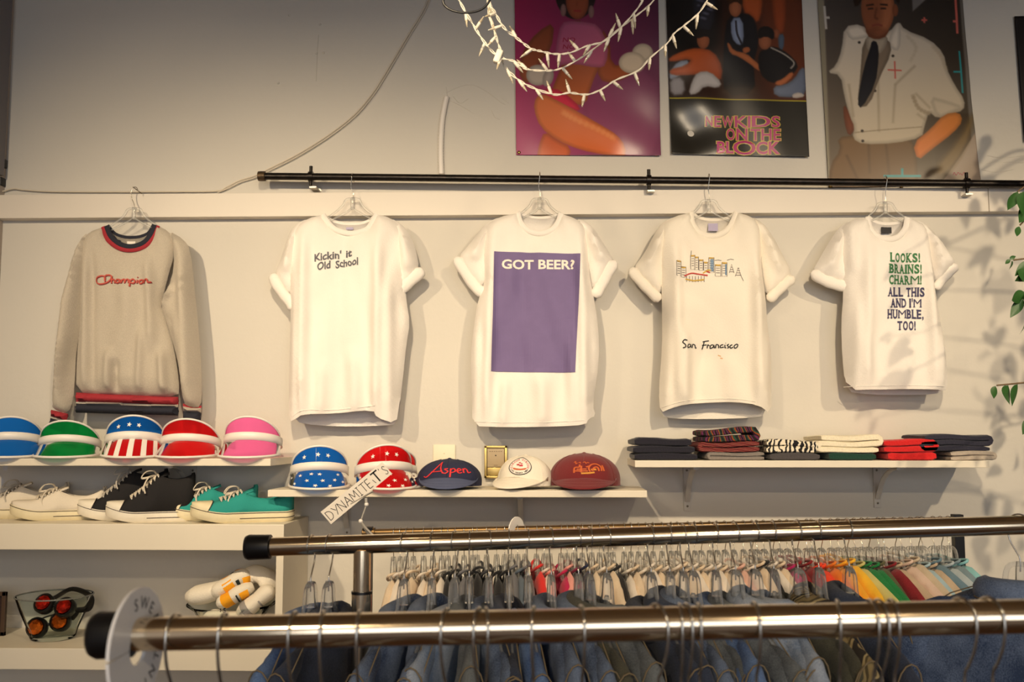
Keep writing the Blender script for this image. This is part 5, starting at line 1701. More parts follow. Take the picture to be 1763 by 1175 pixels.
folded('black and white zigzag patterned folded sweater', 1302, 1391, 763, 784, 2, K_zig, seed=8, z0=z1, loose=0.4)
_, z1 = folded('dark green folded sweater under the cream one', 1405, 1497, 783, 795, 1, K_green, seed=9)
folded('cream folded sweater on top of the dark green one', 1394, 1500, 754, 783, 3, K_cream, seed=10, z0=z1, start=-1, loose=0.3)
_, z1 = folded('lower red folded sweater beside the cream one', 1504, 1597, 781, 794, 1, K_red, seed=11)
folded('upper red folded sweater with a slack fold', 1499, 1590, 760, 781, 2, K_red, seed=12, z0=z1, loose=0.25)
_, z1 = folded('light grey folded sweater at the right end of the shelf', 1612, 1688, 777, 792, 2, K_lg, seed=13, loose=0.4)
folded('navy folded sweater on top of the light grey one', 1568, 1683, 750, 777, 3, K_navy2, seed=14, z0=z1, start=-1, loose=0.4)

# ------------------------------------------------------------------ bowl with goggles, bowl with socks
YB = -0.16
c = px(91, 1097, YB)
bz = zv1
bowl = one('glass_bowl', xf(lathe([(0.0005, 0.002), (0.058, 0.002), (0.064, 0.008), (0.070, 0.030), (0.094, 0.085), (0.107, 0.124), (0.109, 0.127), (0.106, 0.127), (0.091, 0.087), (0.067, 0.033), (0.060, 0.011), (0.0005, 0.007)], 48), mv(c.x, YB, bz)), M_glass,
    'clear glass bowl of mirrored goggles on the lower shelf', 'bowl')
wnew('rim', xf(tube([(0.1085 * math.cos(q), 0.1085 * math.sin(q), 0.127) for q in np.linspace(0, 2 * PI, 48, endpoint=False)], 0.0022, 6, closed=True), mv(c.x, YB, bz)), clear_mat('rim_glass', (225, 230, 226), 0.45, 0.03, 0.75, (210, 214, 206)), bowl)
M_lens = mat('iridescent_orange_lens', (236, 110, 30), 0.12, 0.85, var=0.6, vscale=45)
M_lens2 = mat('iridescent_red_lens', (206, 40, 26), 0.15, 0.85, var=0.7, vscale=60)
def goggles(label, loc, rot, m, strap):
    t = thing('goggles', label, 'goggles', loc, 'goggles in the glass bowl')
    t.rotation_euler = rot
    for sg in (-1, 1):
        new('eyecup', xf(lathe([(0.018, 0.0), (0.026, 0.004), (0.027, 0.022), (0.022, 0.026), (0.020, 0.024)], 20, True), mv(sg * 0.030, 0, 0)), M_rubber, parent=t)
        # faceted lens
        new('lens', xf(ball((0, 0, 0), 0.020, 10, 7, (1, 1, 0.55)), mv(sg * 0.030, 0, 0.025)), m, parent=t, smooth=False)
    new('bridge', tube([(-0.008, 0, 0.012), (0, 0, 0.016), (0.008, 0, 0.012)], 0.004, 8), M_rubber, parent=t)
    t.scale = (1.12, 1.12, 1.12)
    new('strap', tube(cr(strap, 6), 0.010, 8, flat=0.18), M_rubber, parent=t)
goggles('topmost mirrored red and black goggles in the glass bowl', (c.x + 0.015, YB - 0.01, bz + 0.092), (R(62), R(8), R(-6)), M_lens2, [(0.055, 0.0, 0.006), (0.066, 0.02, -0.03), (0.05, 0.055, -0.04), (0.0, 0.062, -0.03), (-0.03, 0.03, -0.02), (-0.05, 0.0, 0.004)])
goggles('lower mirrored orange goggles in the glass bowl', (c.x - 0.005, YB - 0.005, bz + 0.040), (R(74), R(-14), R(10)), M_lens, [(0.052, 0.0, 0.006), (0.058, 0.02, -0.02), (0.03, 0.03, -0.035), (-0.03, 0.03, -0.035), (-0.056, 0.012, -0.01), (-0.05, 0.0, 0.006)])

cs = px(398, 1090, YB)
bs = one('glass_bowl', xf(lathe([(0.0005, 0.002), (0.055, 0.002), (0.062, 0.008), (0.085, 0.05), (0.112, 0.092), (0.130, 0.104), (0.130, 0.107), (0.110, 0.096), (0.081, 0.052), (0.058, 0.011), (0.0005, 0.007)], 48), mv(cs.x, YB, bz)), M_glass,
    'clear glass bowl heaped with white socks on the lower shelf', 'bowl')
M_sock = mat('white_sock_knit', (232, 224, 208), 0.95, bump=0.5, bscale=300, sheen=0.1)
M_so = mat('orange_sock_stripe', (240, 164, 24), 0.95, bump=0.4, bscale=300)
M_sg = mat('grey_sock_stripe', (150, 146, 142), 0.95, bump=0.4, bscale=300)
M_sk = mat('black_sock_stripe', (24, 34, 30), 0.95)
def sock(label, P, r, bands=()):
    """folded sock pair: flattened soft roll along P (local to the bowl centre)"""
    W_ = cr([(cs.x + a, YB + b, bz + c_) for a, b, c_ in P], 8)
    n = len(W_)
    rr = [1.12 * r * (0.5 + 0.5 * min(1, min(i + 0.6, n - 0.4 - i) / 5)) * (1 + 0.05 * math.sin(i * 0.5 + r * 900)) for i in range(n)]
    mid = Vector(W_[n // 2])
    t = thing('sock_pair', label, 'socks', mid, 'white socks in the bowl')
    wnew('sock', tube(W_, rr, 12, flat=0.55), M_sock, t)
    for a, b, m in bands:
        i0, i1 = int(a * (n - 1)), max(int(b * (n - 1)), int(a * (n - 1)) + 1)
        wnew('stripe', tube(W_[i0:i1 + 1], [q * 1.025 for q in rr[i0:i1 + 1]], 12, flat=0.55, cap=False), m, t)
sock('white sock pair drooping over the left rim of the bowl', [(-0.125, -0.02, 0.128), (-0.08, -0.02, 0.135), (-0.02, -0.01, 0.15), (0.03, 0.0, 0.16)], 0.046)
sock('white sock pair with orange and black stripes, upper one', [(-0.05, -0.03, 0.138), (-0.01, -0.03, 0.158), (0.02, -0.02, 0.178), (0.05, 0.0, 0.186)], 0.040, [(0.36, 0.56, M_so), (0.62, 0.67, M_sk), (0.73, 0.92, M_so)])
sock('white sock pair with orange and black stripes, lower one', [(-0.02, -0.055, 0.112), (0.01, -0.055, 0.128), (0.04, -0.045, 0.146), (0.07, -0.03, 0.160)], 0.036, [(0.24, 0.44, M_so), (0.50, 0.55, M_sk), (0.62, 0.82, M_so)])
sock('plain white sock pair curled over the top of the heap', [(0.03, 0.0, 0.165), (0.06, 0.01, 0.19), (0.10, 0.01, 0.178), (0.125, 0.0, 0.145)], 0.040)
sock('white sock pair with grey stripes at the right of the heap', [(0.04, -0.06, 0.085), (0.075, -0.055, 0.11), (0.105, -0.045, 0.135), (0.128, -0.03, 0.155)], 0.040, [(0.18, 0.30, M_sg), (0.5, 0.58, M_sg)])
sock('white sock pair lying inside the bowl behind the price', [(-0.06, -0.03, 0.07), (-0.02, -0.05, 0.075), (0.03, -0.05, 0.07), (0.06, -0.03, 0.06)], 0.034)
V, F = fit(text_vf('5', 0.03), 384, 389, 1047, 1056)
Yp = YB - 0.112
new_ = join(([(q.x, q.y, q.z) for q in (px(a, b, Yp) for a, b in V)], F))
t = wnew('price_lettering', new_, M_ink, bs, smooth=False)
V, F = strokes([[(381, 1049), (378.5, 1050), (381, 1052), (378.5, 1054)], [(379.8, 1048), (379.8, 1055)]], 0.8)
wnew('price_lettering', ([px(a, b, Yp)[:] for a, b in V], F), M_ink, bs, smooth=False)
# dark framed thing at the far left of the lower shelf
a, b = px(-30, 1022, -0.12), px(10, 1085, -0.12)
t = thing('picture_frame', 'small dark leaning frame cut by the left edge on the lower shelf', 'frame', ((a.x + b.x) / 2, -0.12, zv1))
wnew('frame', join(box(b.x - 0.012, b.x, -0.13, -0.118, zv1, zv1 + 0.13, 0.001), box(a.x, b.x, -0.13, -0.118, zv1, zv1 + 0.012, 0.001), box(a.x, b.x, -0.13, -0.118, zv1 + 0.118, zv1 + 0.13, 0.001)), mat('dark_wood', (70, 50, 34), 0.5), t, smooth=False)
wnew('panel', box(a.x, b.x - 0.012, -0.124, -0.119, zv1 + 0.012, zv1 + 0.118), mat('dark_panel', (40, 24, 22), 0.4), t, smooth=False)
# ------------------------------------------------------------------ string lights
M_sw2 = mat('string_light_wire', (222, 214, 198), 0.5)
M_bulb = clear_mat('mini_bulb_glass', (250, 240, 220), 0.5, 0.1, 0.5, (240, 226, 196))
YST = -1.2
strands = [
    ('upper strand of white mini lights across the magenta poster', [(838, -30), (843, 4), (853, 23), (868, 48), (889, 65), (913, 83), (930, 88), (955, 93), (981, 91), (1011, 79), (1040, 71), (1065, 51), (1091, 23), (1108, -2), (1118, -30)]),
    ('middle strand of white mini lights ending at top centre', [(780, -25), (793, 5), (812, 38), (835, 74), (858, 97), (889, 107), (907, 119), (943, 122), (968, 117), (1001, 99), (1029, 79), (1068, 48), (1098, 25), (1124, 2), (1140, -30)]),
    ('lowest strand of white mini lights reaching the band poster', [(840, -30), (841, 19), (850, 50), (862, 88), (868, 112), (889, 135), (917, 151), (955, 163), (981, 160), (1011, 163), (1037, 153), (1060, 138), (1098, 122), (1119, 100), (1149, 74), (1160, 58), (1180, 42), (1205, 20), (1224, -12), (1236, -40)])]
rd = random.Random(5)
for si, (lab, pts) in enumerate(strands):
    P = cr([px(a, b, YST + 0.02 * si) for a, b in pts], 6)
    base = Vector(P[P[:, 2].argmin()])
    t = thing('string_lights', lab, 'string lights', base, 'strands of mini lights')
    n = len(P)
    # twisted pair
    for q in (0, 1):
        W_ = []
        for i, p_ in enumerate(P):
            a = i * 0.9 + q * PI
            W_.append(p_ + np.array([0.0016 * math.cos(a), 0.0016 * math.sin(a), 0.0018 * math.sin(a + 0.6)]))
        wnew('wire', tube(W_, 0.0013, 6), M_sw2, t)
    acc = 0.0
    for i in range(1, n):
        acc += np.linalg.norm(P[i] - P[i - 1])
        if acc > 0.030:
            acc = rd.uniform(-0.012, 0.006)
            tg_ = Vector(P[i] - P[i - 1]).normalized()
            dn = Vector((rd.uniform(-0.5, 0.5), rd.uniform(-0.5, 0.3), rd.choice((-1, -1, -1, 1)))) + tg_ * rd.uniform(-0.9, 0.9)
            dn.normalize()
            o = Vector(P[i])
            bl = wnew('bulb', tube([o + dn * q for q in (0.0, 0.004, 0.016, 0.017)], [0.0022, 0.0034, 0.0034, 0.0028], 8), M_sw2, t)
            wnew('bulb_tip', tube([o + dn * q for q in (0.0165, 0.019, 0.024, 0.029, 0.031)], [0.0026, 0.0028, 0.0022, 0.0011, 0.0003], 8), M_bulb, bl)
pc = px(858, 98, YST + 0.02)
one('light_connector', xf(box(-0.007, 0.007, -0.008, 0.008, -0.014, 0.014, 0.003), mv(*pc) @ roty(R(20))), M_sw2, 'square white plug joining two strands of mini lights', 'plug')

# ------------------------------------------------------------------ hangers for the racks
def hook_pts(rb, front=1):
    """hook over a bar of radius rb whose centre is the origin; hanger plane is x-z, shaft ends at z = -0.075"""
    P = []
    r = rb + 0.0022
    for k in range(11):
        a = R(-35) + R(215) * k / 10
        P.append((r * math.cos(a), 0, r * math.sin(a)))
    P += [(-r * 0.98, 0, -0.014), (-r * 0.75, 0, -0.030), (-0.006, 0, -0.045), (0, 0, -0.058), (0, 0, -0.080)]
    return P

def rack_hanger(name, rb, wire=0.0013, body=True, drop=0.0):
    t = bpy.data.objects.new(name, None)
    t.empty_display_size = 0.03
    col.objects.link(t)
    P = hook_pts(rb)
    P[-1] = (0, 0, -0.080 - drop)
    new('hook', tube(cr(P, 3), wire, 6), M_wire, parent=t)
    if body:
        z = -0.062 - drop
        bars = [tube([(0, 0, z), (0, 0, z - 0.012), (0, 0, z - 0.045)], [0.006, 0.0075, 0.009], 8)]
        for sg in (-1, 1):
            bars.append(tube(cr([(0, 0, z - 0.004), (sg * 0.020, 0, z - 0.012), (sg * 0.036, 0, z - 0.058), (sg * 0.11, 0, z - 0.100), (sg * 0.175, 0, z - 0.140)], 4), [0.005] * 17, 6, flat=0.7, up=(0, 1, 0)))
            bars.append(tube(cr([(0, 0, z - 0.040), (sg * 0.03, 0, z - 0.076), (sg * 0.11, 0, z - 0.112), (sg * 0.175, 0, z - 0.148)], 4), 0.004, 6, up=(0, 1, 0)))
        new('clear_body', join(*bars), M_clear, parent=t)
    return t

# ------------------------------------------------------------------ soft garment hung side-on, built once per variant
def hung_garment(outline, th, seed, h=0.016, folds=5, amp=0.006):
    """closed garment: outline in the local x-z plane, thickness along y"""
    P = chaikin(outline, 1)
    Q = []
    for i in range(len(P)):
        a, b = P[i], P[(i + 1) % len(P)]
        m = max(1, int(np.linalg.norm(b - a) / h))
        for k in range(m):
            Q.append(a + (b - a) * k / m)
    Q = np.array(Q)
    n = len(Q)
    lo, hi = Q.min(0), Q.max(0)
    g = np.array([(x, z) for x in np.arange(lo[0], hi[0], h) for z in np.arange(lo[1], hi[1], h)])
    g = g[sdist(g, Q) > h * 0.5]
    A = np.concatenate([Q, g])
    r = delaunay_2d_cdt([Vector(p) for p in A], [(i, (i + 1) % n) for i in range(n)], [], 1, 1e-7)
    P2 = np.array([v[:] for v in r[0]])
    F0 = [tuple(f) for f in r[2]]
    d = np.maximum(sdist(P2, Q), 0)
    t = np.clip(d / 0.035, 0, 1)
    rd_ = np.random.default_rng(seed)
    prof = th * np.sqrt(np.clip(1 - (1 - t) ** 2, 0, 1))
    wv = np.zeros(len(P2))
    for k in range(folds):
        wv += np.sin(P2[:, 0] * rd_.uniform(20, 60) + P2[:, 1] * rd_.uniform(-9, 9) + rd_.uniform(0, 6)) / folds
    mid = amp * 1.5 * np.sin(P2[:, 0] * rd_.uniform(6, 12) + P2[:, 1] * rd_.uniform(2, 7) + rd_.uniform(0, 6))
    V1 = np.stack([P2[:, 0], mid - prof - amp * wv * t, P2[:, 1]], 1)
    V2 = np.stack([P2[:, 0], mid + prof + amp * wv * t, P2[:, 1]], 1)
    k = len(P2)
    F = F0 + [tuple(i + k for i in f)[::-1] for f in F0]
    # stitch the rim
    bm = bmesh.new()
    vs = [bm.verts.new(v) for v in np.concatenate([V1, V2])]
    for f in F:
        try:
            bm.faces.new([vs[i] for i in f])
        except ValueError:
            pass
    bmesh.ops.remove_doubles(bm, verts=bm.verts, dist=0.0004)
    bmesh.ops.recalc_face_normals(bm, faces=bm.faces)
    bm.verts.index_update()
    V = [v.co[:] for v in bm.verts]
    FF = [[v.index for v in f.verts] for f in bm.faces]
    bm.free()
    return V, FF

# ------------------------------------------------------------------ denim jackets (middle rack)
def denim(name, c, fade=(150, 170, 196), amt=0.5):
    m = bpy.data.materials.new(name)
    m.use_nodes = True
    nt = m.node_tree
    b = nt.nodes['Principled BSDF']
    b.inputs['Roughness'].default_value = 0.92
    b.inputs['Sheen Weight'].default_value = 0.1
    tc = nt.nodes.new('ShaderNodeTexCoord')
    n1 = nt.nodes.new('ShaderNodeTexNoise')
    n1.inputs['Scale'].default_value = 9
    n1.inputs['Detail'].default_value = 4
    n2 = nt.nodes.new('ShaderNodeTexNoise')
    n2.inputs['Scale'].default_value = 420
    n2.inputs['Detail'].default_value = 2
    ma = nt.nodes.new('ShaderNodeMath')
    ma.operation = 'MULTIPLY_ADD'
    ma.inputs[1].default_value = 0.75
    ma.inputs[2].default_value = -0.02
    mb = nt.nodes.new('ShaderNodeMath')
    mb.operation = 'ADD'
    rp = nt.nodes.new('ShaderNodeValToRGB')
    rp.color_ramp.elements[0].position = 0.42
    rp.color_ramp.elements[0].color = (*lin(c), 1)
    rp.color_ramp.elements[1].position = 1.25 - amt * 0.6
    rp.color_ramp.elements[1].color = (*lin(fade), 1)
    m3 = nt.nodes.new('ShaderNodeMath')
    m3.operation = 'MULTIPLY'
    m3.inputs[1].default_value = 0.30
    nt.links.new(tc.outputs['Object'], n1.inputs['Vector'])
    nt.links.new(tc.outputs['Object'], n2.inputs['Vector'])
    nt.links.new(n1.outputs['Fac'], ma.inputs[0])
    nt.links.new(n2.outputs['Fac'], m3.inputs[0])
    nt.links.new(ma.outputs[0], mb.inputs[0])
    nt.links.new(m3.outputs[0], mb.inputs[1])
    nt.links.new(mb.outputs[0], rp.inputs[0])
    nt.links.new(rp.outputs[0], b.inputs['Base Color'])
    bp = nt.nodes.new('ShaderNodeBump')
    bp.inputs['Strength'].default_value = 0.5
    bp.inputs['Distance'].default_value = 0.003
    nt.links.new(n2.outputs['Fac'], bp.inputs['Height'])
    nt.links.new(bp.outputs[0], b.inputs['Normal'])
    MATS[name] = m
    return m
DEN = [('mid blue', denim('mid_blue_denim', (54, 70, 100), (146, 164, 192), 0.85)), ('dark indigo', denim('dark_denim', (28, 33, 48), (80, 92, 118), 0.7)),
       ('faded light blue', denim('light_denim', (116, 138, 170), (204, 214, 226), 0.9)), ('grey blue washed', denim('grey_denim', (76, 82, 88), (150, 156, 156), 0.8)),
       ('bright blue', denim('bright_denim', (48, 78, 132), (134, 164, 208), 0.85)), ('olive washed', denim('olive_denim', (66, 66, 54), (122, 118, 96), 0.6)), ('black', denim('black_denim', (20, 20, 24), (56, 56, 60), 0.4))]
M_thread = mat('tan_topstitch', (140, 122, 92), 0.8)
M_cam = wave_mat('patterned_canvas', [(158, 138, 94), (96, 84, 58), (190, 170, 122), (58, 52, 44)], 6, 14, (0.2, 0.5, 0))

def make_jacket(variant):
    """returns a list of (part name, verts-faces, which material, parent index)"""
    sd = variant * 7 + 3
    r_ = random.Random(sd)
    sh = 0.205 + r_.uniform(-0.012, 0.012)
    zc = -0.118
    zs_ = zc - 0.068 - r_.uniform(0, 0.012)
    Lb = -0.66
    out = [(0.055, zc - 0.006), (0.11, zc - 0.030), (sh, zs_), (sh + 0.012, zs_ - 0.06), (sh - 0.01, zs_ - 0.16), (0.19, Lb), (0.0, Lb - 0.01), (-0.19, Lb), (-sh + 0.01, zs_ - 0.16), (-sh - 0.012, zs_ - 0.06), (-sh, zs_), (-0.11, zc - 0.030), (-0.055, zc - 0.006), (0, zc - 0.018)]
    parts = [('body', hung_garment(out, 0.017, sd), 0, None)]
    for sg in (-1, 1):
        P = cr([(sg * (sh - 0.10), 0, zs_ + 0.030), (sg * (sh - 0.045), 0.001, zs_ + 0.004), (sg * (sh + 0.002), 0.002, zs_ - 0.045), (sg * (sh + 0.026), 0.004, zs_ - 0.14), (sg * (sh + 0.022), 0.002, zs_ - 0.30), (sg * (sh - 0.004), 0, zs_ - 0.46)], 5)
        n = len(P)
        rr = [0.010 + 0.040 * min(1, i / 10) ** 0.9 - 0.014 * (i / n) for i in range(n)]
        parts.append(('sleeve', tube(P, [q * (1 + 0.07 * math.sin(i * 1.7 + sd)) for i, q in enumerate(rr)], 14, flat=0.46, up=(0, 1, 0)), 0, None))
        k = len(parts) - 1
        # armhole seam and yoke seam, double topstitch
        ringp = [(sg * (sh - 0.012 + 0.012 * math.cos(a)), 0.021 * math.sin(a) * 1.02, zs_ - 0.03 + 0.05 * math.cos(a)) for a in np.linspace(0, 2 * PI, 16, endpoint=False)]
        parts.append(('armhole_seam', tube(ringp, 0.0013, 5, closed=True), 1, None))
        # shoulder seam
        parts.append(('shoulder_seam', tube([(sg * 0.06, -0.004, zc - 0.006), (sg * 0.12, -0.008, zc - 0.030), (sg * (sh - 0.02), -0.012, zs_ + 0.004)], 0.0012, 5), 1, None))
        cuff = [(sg * (sh - 0.004), 0, zs_ - 0.44), (sg * (sh - 0.008), 0, zs_ - 0.50)]
        parts.append(('cuff', tube(cuff, 0.037, 12, flat=0.5, up=(0, 1, 0)), 0, None))
    # soft turned-down collar: a fat roll round the neck, open in front
    ring_ = [(0.060 * math.sin(q), 0.024 * math.cos(q), zc - 0.006 + 0.012 * math.cos(q * 0.5 + sd) - 0.012 * abs(math.sin(q / 2)) ** 6) for q in np.linspace(-R(165), R(165), 25)]
    parts.append(('collar', tube(ring_, [0.010 + 0.010 * min(1, min(i, 24 - i) / 5) for i in range(25)], 10, flat=1.25, up=(0, 0, 1)), 0, None))
    parts.append(('collar_edge', tube([(x_ * 1.28, y_ * 1.75, z_ - 0.012) for x_, y_, z_ in ring_], 0.0016, 5), 1, None))
    return parts

JK = []
for v in range(4):
    meshes = []
    for nm, VF, mi, par in make_jacket(v):
        me = bpy.data.meshes.new(nm)
        V = np.asarray(VF[0], float).reshape(-1, 3)
        me.from_pydata(V.tolist(), [], [tuple(int(i) for i in f) for f in VF[1]])
        me.polygons.foreach_set('use_smooth', [True] * len(me.polygons))
        me.materials.append(None)
        meshes.append((nm, me, mi))
    JK.append(meshes)

def place_jacket(v, loc, rot, m, label, group):
    t = thing('denim_jacket', label, 'jacket', loc, group)
    t.rotation_euler = rot
    for nm, me, mi in JK[v]:
        o = bpy.data.objects.new(nm, me)
        col.objects.link(o)
        o.parent = t
        o.material_slots[0].link = 'OBJECT'
        o.material_slots[0].material = m if mi == 0 else M_thread
    return t

# ------------------------------------------------------------------ racks
YM, YFR, YBK = -DIST + 1.76, -DIST + 1.00, -DIST + 2.60
def bar_z(a, b, x):
    return a.z + (b.z - a.z) * (x - a.x) / (b.x - a.x)

# middle rack
ma_, mb_ = px(468, 942, YM), px(1763, 904.5, YM)
me_ = ma_ + (mb_ - ma_) * 1.12
RBM = 0.0165
rk = thing('clothing_rack', 'chrome clothing rack of denim jackets, middle rack, black end cap', 'rack', (ma_.x, YM, 0), 'clothing racks')
wnew('bar', tube([ma_, me_], RBM, 24), M_chrome, rk)
d_ = (me_ - ma_).normalized()
wnew('end_cap', tube([ma_ - d_ * 0.0475, ma_ - d_ * 0.046, ma_ - d_ * 0.040, ma_ - d_ * 0.002, ma_], [0.012, 0.020, 0.0225, 0.0215, 0.017], 20), M_rubber, rk)
wnew('end_cap', tube([me_, me_ + d_ * 0.002, me_ + d_ * 0.040, me_ + d_ * 0.046, me_ + d_ * 0.0475], [0.017, 0.0215, 0.0225, 0.020, 0.012], 20), M_rubber, rk)
pz = px(624, 945, YM)
zb_ = bar_z(ma_, mb_, pz.x)
wnew('post', tube([(pz.x, YM, zb_ - 0.010), (pz.x, YM, zb_ - 0.085)], 0.0155, 20), M_chrome, rk)
wnew('post_sleeve', tube([(pz.x, YM, zb_ - 0.083), (pz.x, YM, zb_ - 0.083), (pz.x, YM, 0.03)], [0.012, 0.0178, 0.0178], 20), M_chrome, rk)
wnew('post_ring', tube([(pz.x, YM, zb_ - 0.0815), (pz.x, YM, zb_ - 0.086)], 0.0185, 20), M_rubber, rk)
p2 = ma_ + (me_ - ma_) * 0.965
wnew('post', tube([(p2.x, YM, p2.z - 0.01), (p2.x, YM, 0.03)], 0.0165, 20), M_chrome, rk)
for q in (pz.x, p2.x):
    wnew('foot_bar', tube([(q, YM - 0.26, 0.018), (q, YM + 0.26, 0.018)], 0.016, 12), M_chrome, rk)

HG = rack_hanger('jacket_hanger', RBM)
hx = [536, 567, 696, 744, 783, 808, 842, 876, 909, 949, 996, 1015, 1045, 1120, 1152, 1176, 1193, 1232, 1265, 1331, 1408, 1461, 1756]
ords = ['first', 'second', 'third', 'fourth', 'fifth', 'sixth', 'seventh', 'eighth', 'ninth', 'tenth', 'eleventh', 'twelfth', 'thirteenth', 'fourteenth', 'fifteenth', 'sixteenth', 'seventeenth', 'eighteenth', 'nineteenth', 'twentieth', 'twenty-first', 'twenty-second', 'last']
dm = [4, 1, 0, 0, 2, 3, 0, 1, 4, 0, 0, 5, 3, 1, 1, 0, 3, 4, 3, 2, 2, 1, 0]
rdj = random.Random(11)
# extra jackets between (their hooks crowd together at the right)
slots = [(x, dm[i]) for i, x in enumerate(hx)]
slots += [(1300, 2), (1372, 5)]
slots.sort()
def ordinal(n):
    base = ['zeroth'] + ords[:22]
    if n <= 22:
        return base[n]
    tens = {2: 'twenty', 3: 'thirty', 4: 'forty', 5: 'fifty', 6: 'sixty', 7: 'seventy', 8: 'eighty', 9: 'ninety'}
    tt = {2: 'twentieth', 3: 'thirtieth', 4: 'fortieth', 5: 'fiftieth', 6: 'sixtieth', 7: 'seventieth', 8: 'eightieth', 9: 'ninetieth'}
    t_, u_ = divmod(n, 10)
    if u_ == 0:
        return tt[t_]
    return tens[t_] + '-' + ords[u_ - 1]
first = True
for i, (hxp, ci) in enumerate(slots):
    x = px(hxp, 940, YM).x
    z = bar_z(ma_, mb_, x)
    nm, m = DEN[ci]
    if hxp == 1408:
        nm, m = 'patterned tan', M_cam
    turn = rdj.uniform(-0.12, 0.12) + (0.20 if x > -0.15 else -0.16)
    if hxp == 1756:
        turn = 0.9
    if hxp in (536, 567):
        turn = -0.18
    rz = PI / 2 + turn
    h_ = HG if first else copy_tree(HG)
    first = False
    h_.location = (x, YM, z)
    h_.rotation_euler = (0, R(rdj.uniform(-2, 2)), rz + PI)
    tag(h_, 'clear hanger of the %s denim jacket from the left, middle rack' % ordinal(i + 1), 'hanger', 'hangers on the middle rack')
    place_jacket(i % 4, (x, YM, z + rdj.uniform(-0.012, 0.004) + (0.03 if hxp == 1756 else 0)), (0, 0, rz), m, '%s denim jacket, %s from the left on the middle rack' % (nm, ordinal(i + 1)), 'denim jackets on the middle rack')

# back rack
ba_, bb_ = px(626, 918.4, YBK), px(1648, 897, YBK)
RBB = 0.010
M_bronze = mat('bronze_tube', (112, 88, 56), 0.35, 0.85, var=0.15, vscale=20)
M_blackm = mat('black_metal', (24, 23, 24), 0.4, 0.5)
rk3 = thing('clothing_rack', 'bronze clothing rack of coloured tops nearest the wall', 'rack', (ba_.x, YBK, 0), 'clothing racks')
wnew('bar', tube([ba_, bb_], RBB, 16), M_bronze, rk3)
d_ = (bb_ - ba_).normalized()
wnew('end_cap', tube([ba_ - d_ * 0.004, ba_ - d_ * 0.002, ba_ + d_ * 0.03, ba_ + d_ * 0.031], [0.009, 0.0135, 0.0135, 0.0105], 14), M_bronze, rk3)
for p_ in (ba_ + d_ * 0.012, bb_):
    wnew('post', box(p_.x - 0.012, p_.x + 0.012, YBK - 0.012, YBK + 0.012, 0.03, p_.z + 0.016, 0.001), M_blackm, rk3, smooth=False)
    wnew('foot_bar', box(p_.x - 0.012, p_.x + 0.012, YBK - 0.24, YBK + 0.24, 0.0, 0.03, 0.001), M_blackm, rk3, smooth=False)

def make_top(v):
    r_ = random.Random(v * 13 + 1)
    sh = 0.20 + r_.uniform(-0.015, 0.02)
    zc = -0.112
    zs_ = zc - 0.055 - r_.uniform(0, 0.015)
    out = [(0.06, zc + 0.010), (0.12, zc - 0.020), (sh, zs_), (sh + 0.05, zs_ - 0.11), (sh + 0.045, zs_ - 0.20), (sh - 0.01, zs_ - 0.20), (0.19, -0.50), (0.19, -0.70), (-0.19, -0.70), (-0.19, -0.50), (-sh + 0.01, zs_ - 0.20), (-sh - 0.045, zs_ - 0.20), (-sh - 0.05, zs_ - 0.11), (-sh, zs_), (-0.12, zc - 0.020), (-0.06, zc + 0.010), (0, zc - 0.015)]
    body = hung_garment(out, 0.0125, v + 40, 0.022, amp=0.004)
    colr = tube([(0.064 * math.sin(a), 0.013 * math.cos(a), zc + 0.002 + 0.014 * abs(math.sin(a)) - 0.008 * math.cos(a)) for a in np.linspace(0, 2 * PI, 16, endpoint=False)], 0.0036, 6, closed=True)
    res = []
    for nm, VF in (('body', body), ('collar', colr)):
        me = bpy.data.meshes.new(nm)
        me.from_pydata(np.asarray(VF[0], float).reshape(-1, 3).tolist(), [], [tuple(int(i) for i in f) for f in VF[1]])
        me.polygons.foreach_set('use_smooth', [True] * len(me.polygons))
        res.append((nm, me))
    return res
TOPS = [make_top(v) for v in range(5)]
M_top = mat('coloured_jersey', (255, 255, 255), 0.92, objcol=True, bump=0.3, bscale=260, var=0.05, vscale=30, sheen=0.15)
for T_ in TOPS:
    for nm, me in T_:
        me.materials.append(M_top)
HB = rack_hanger('top_hanger', RBB, 0.0012, True, 0.0)
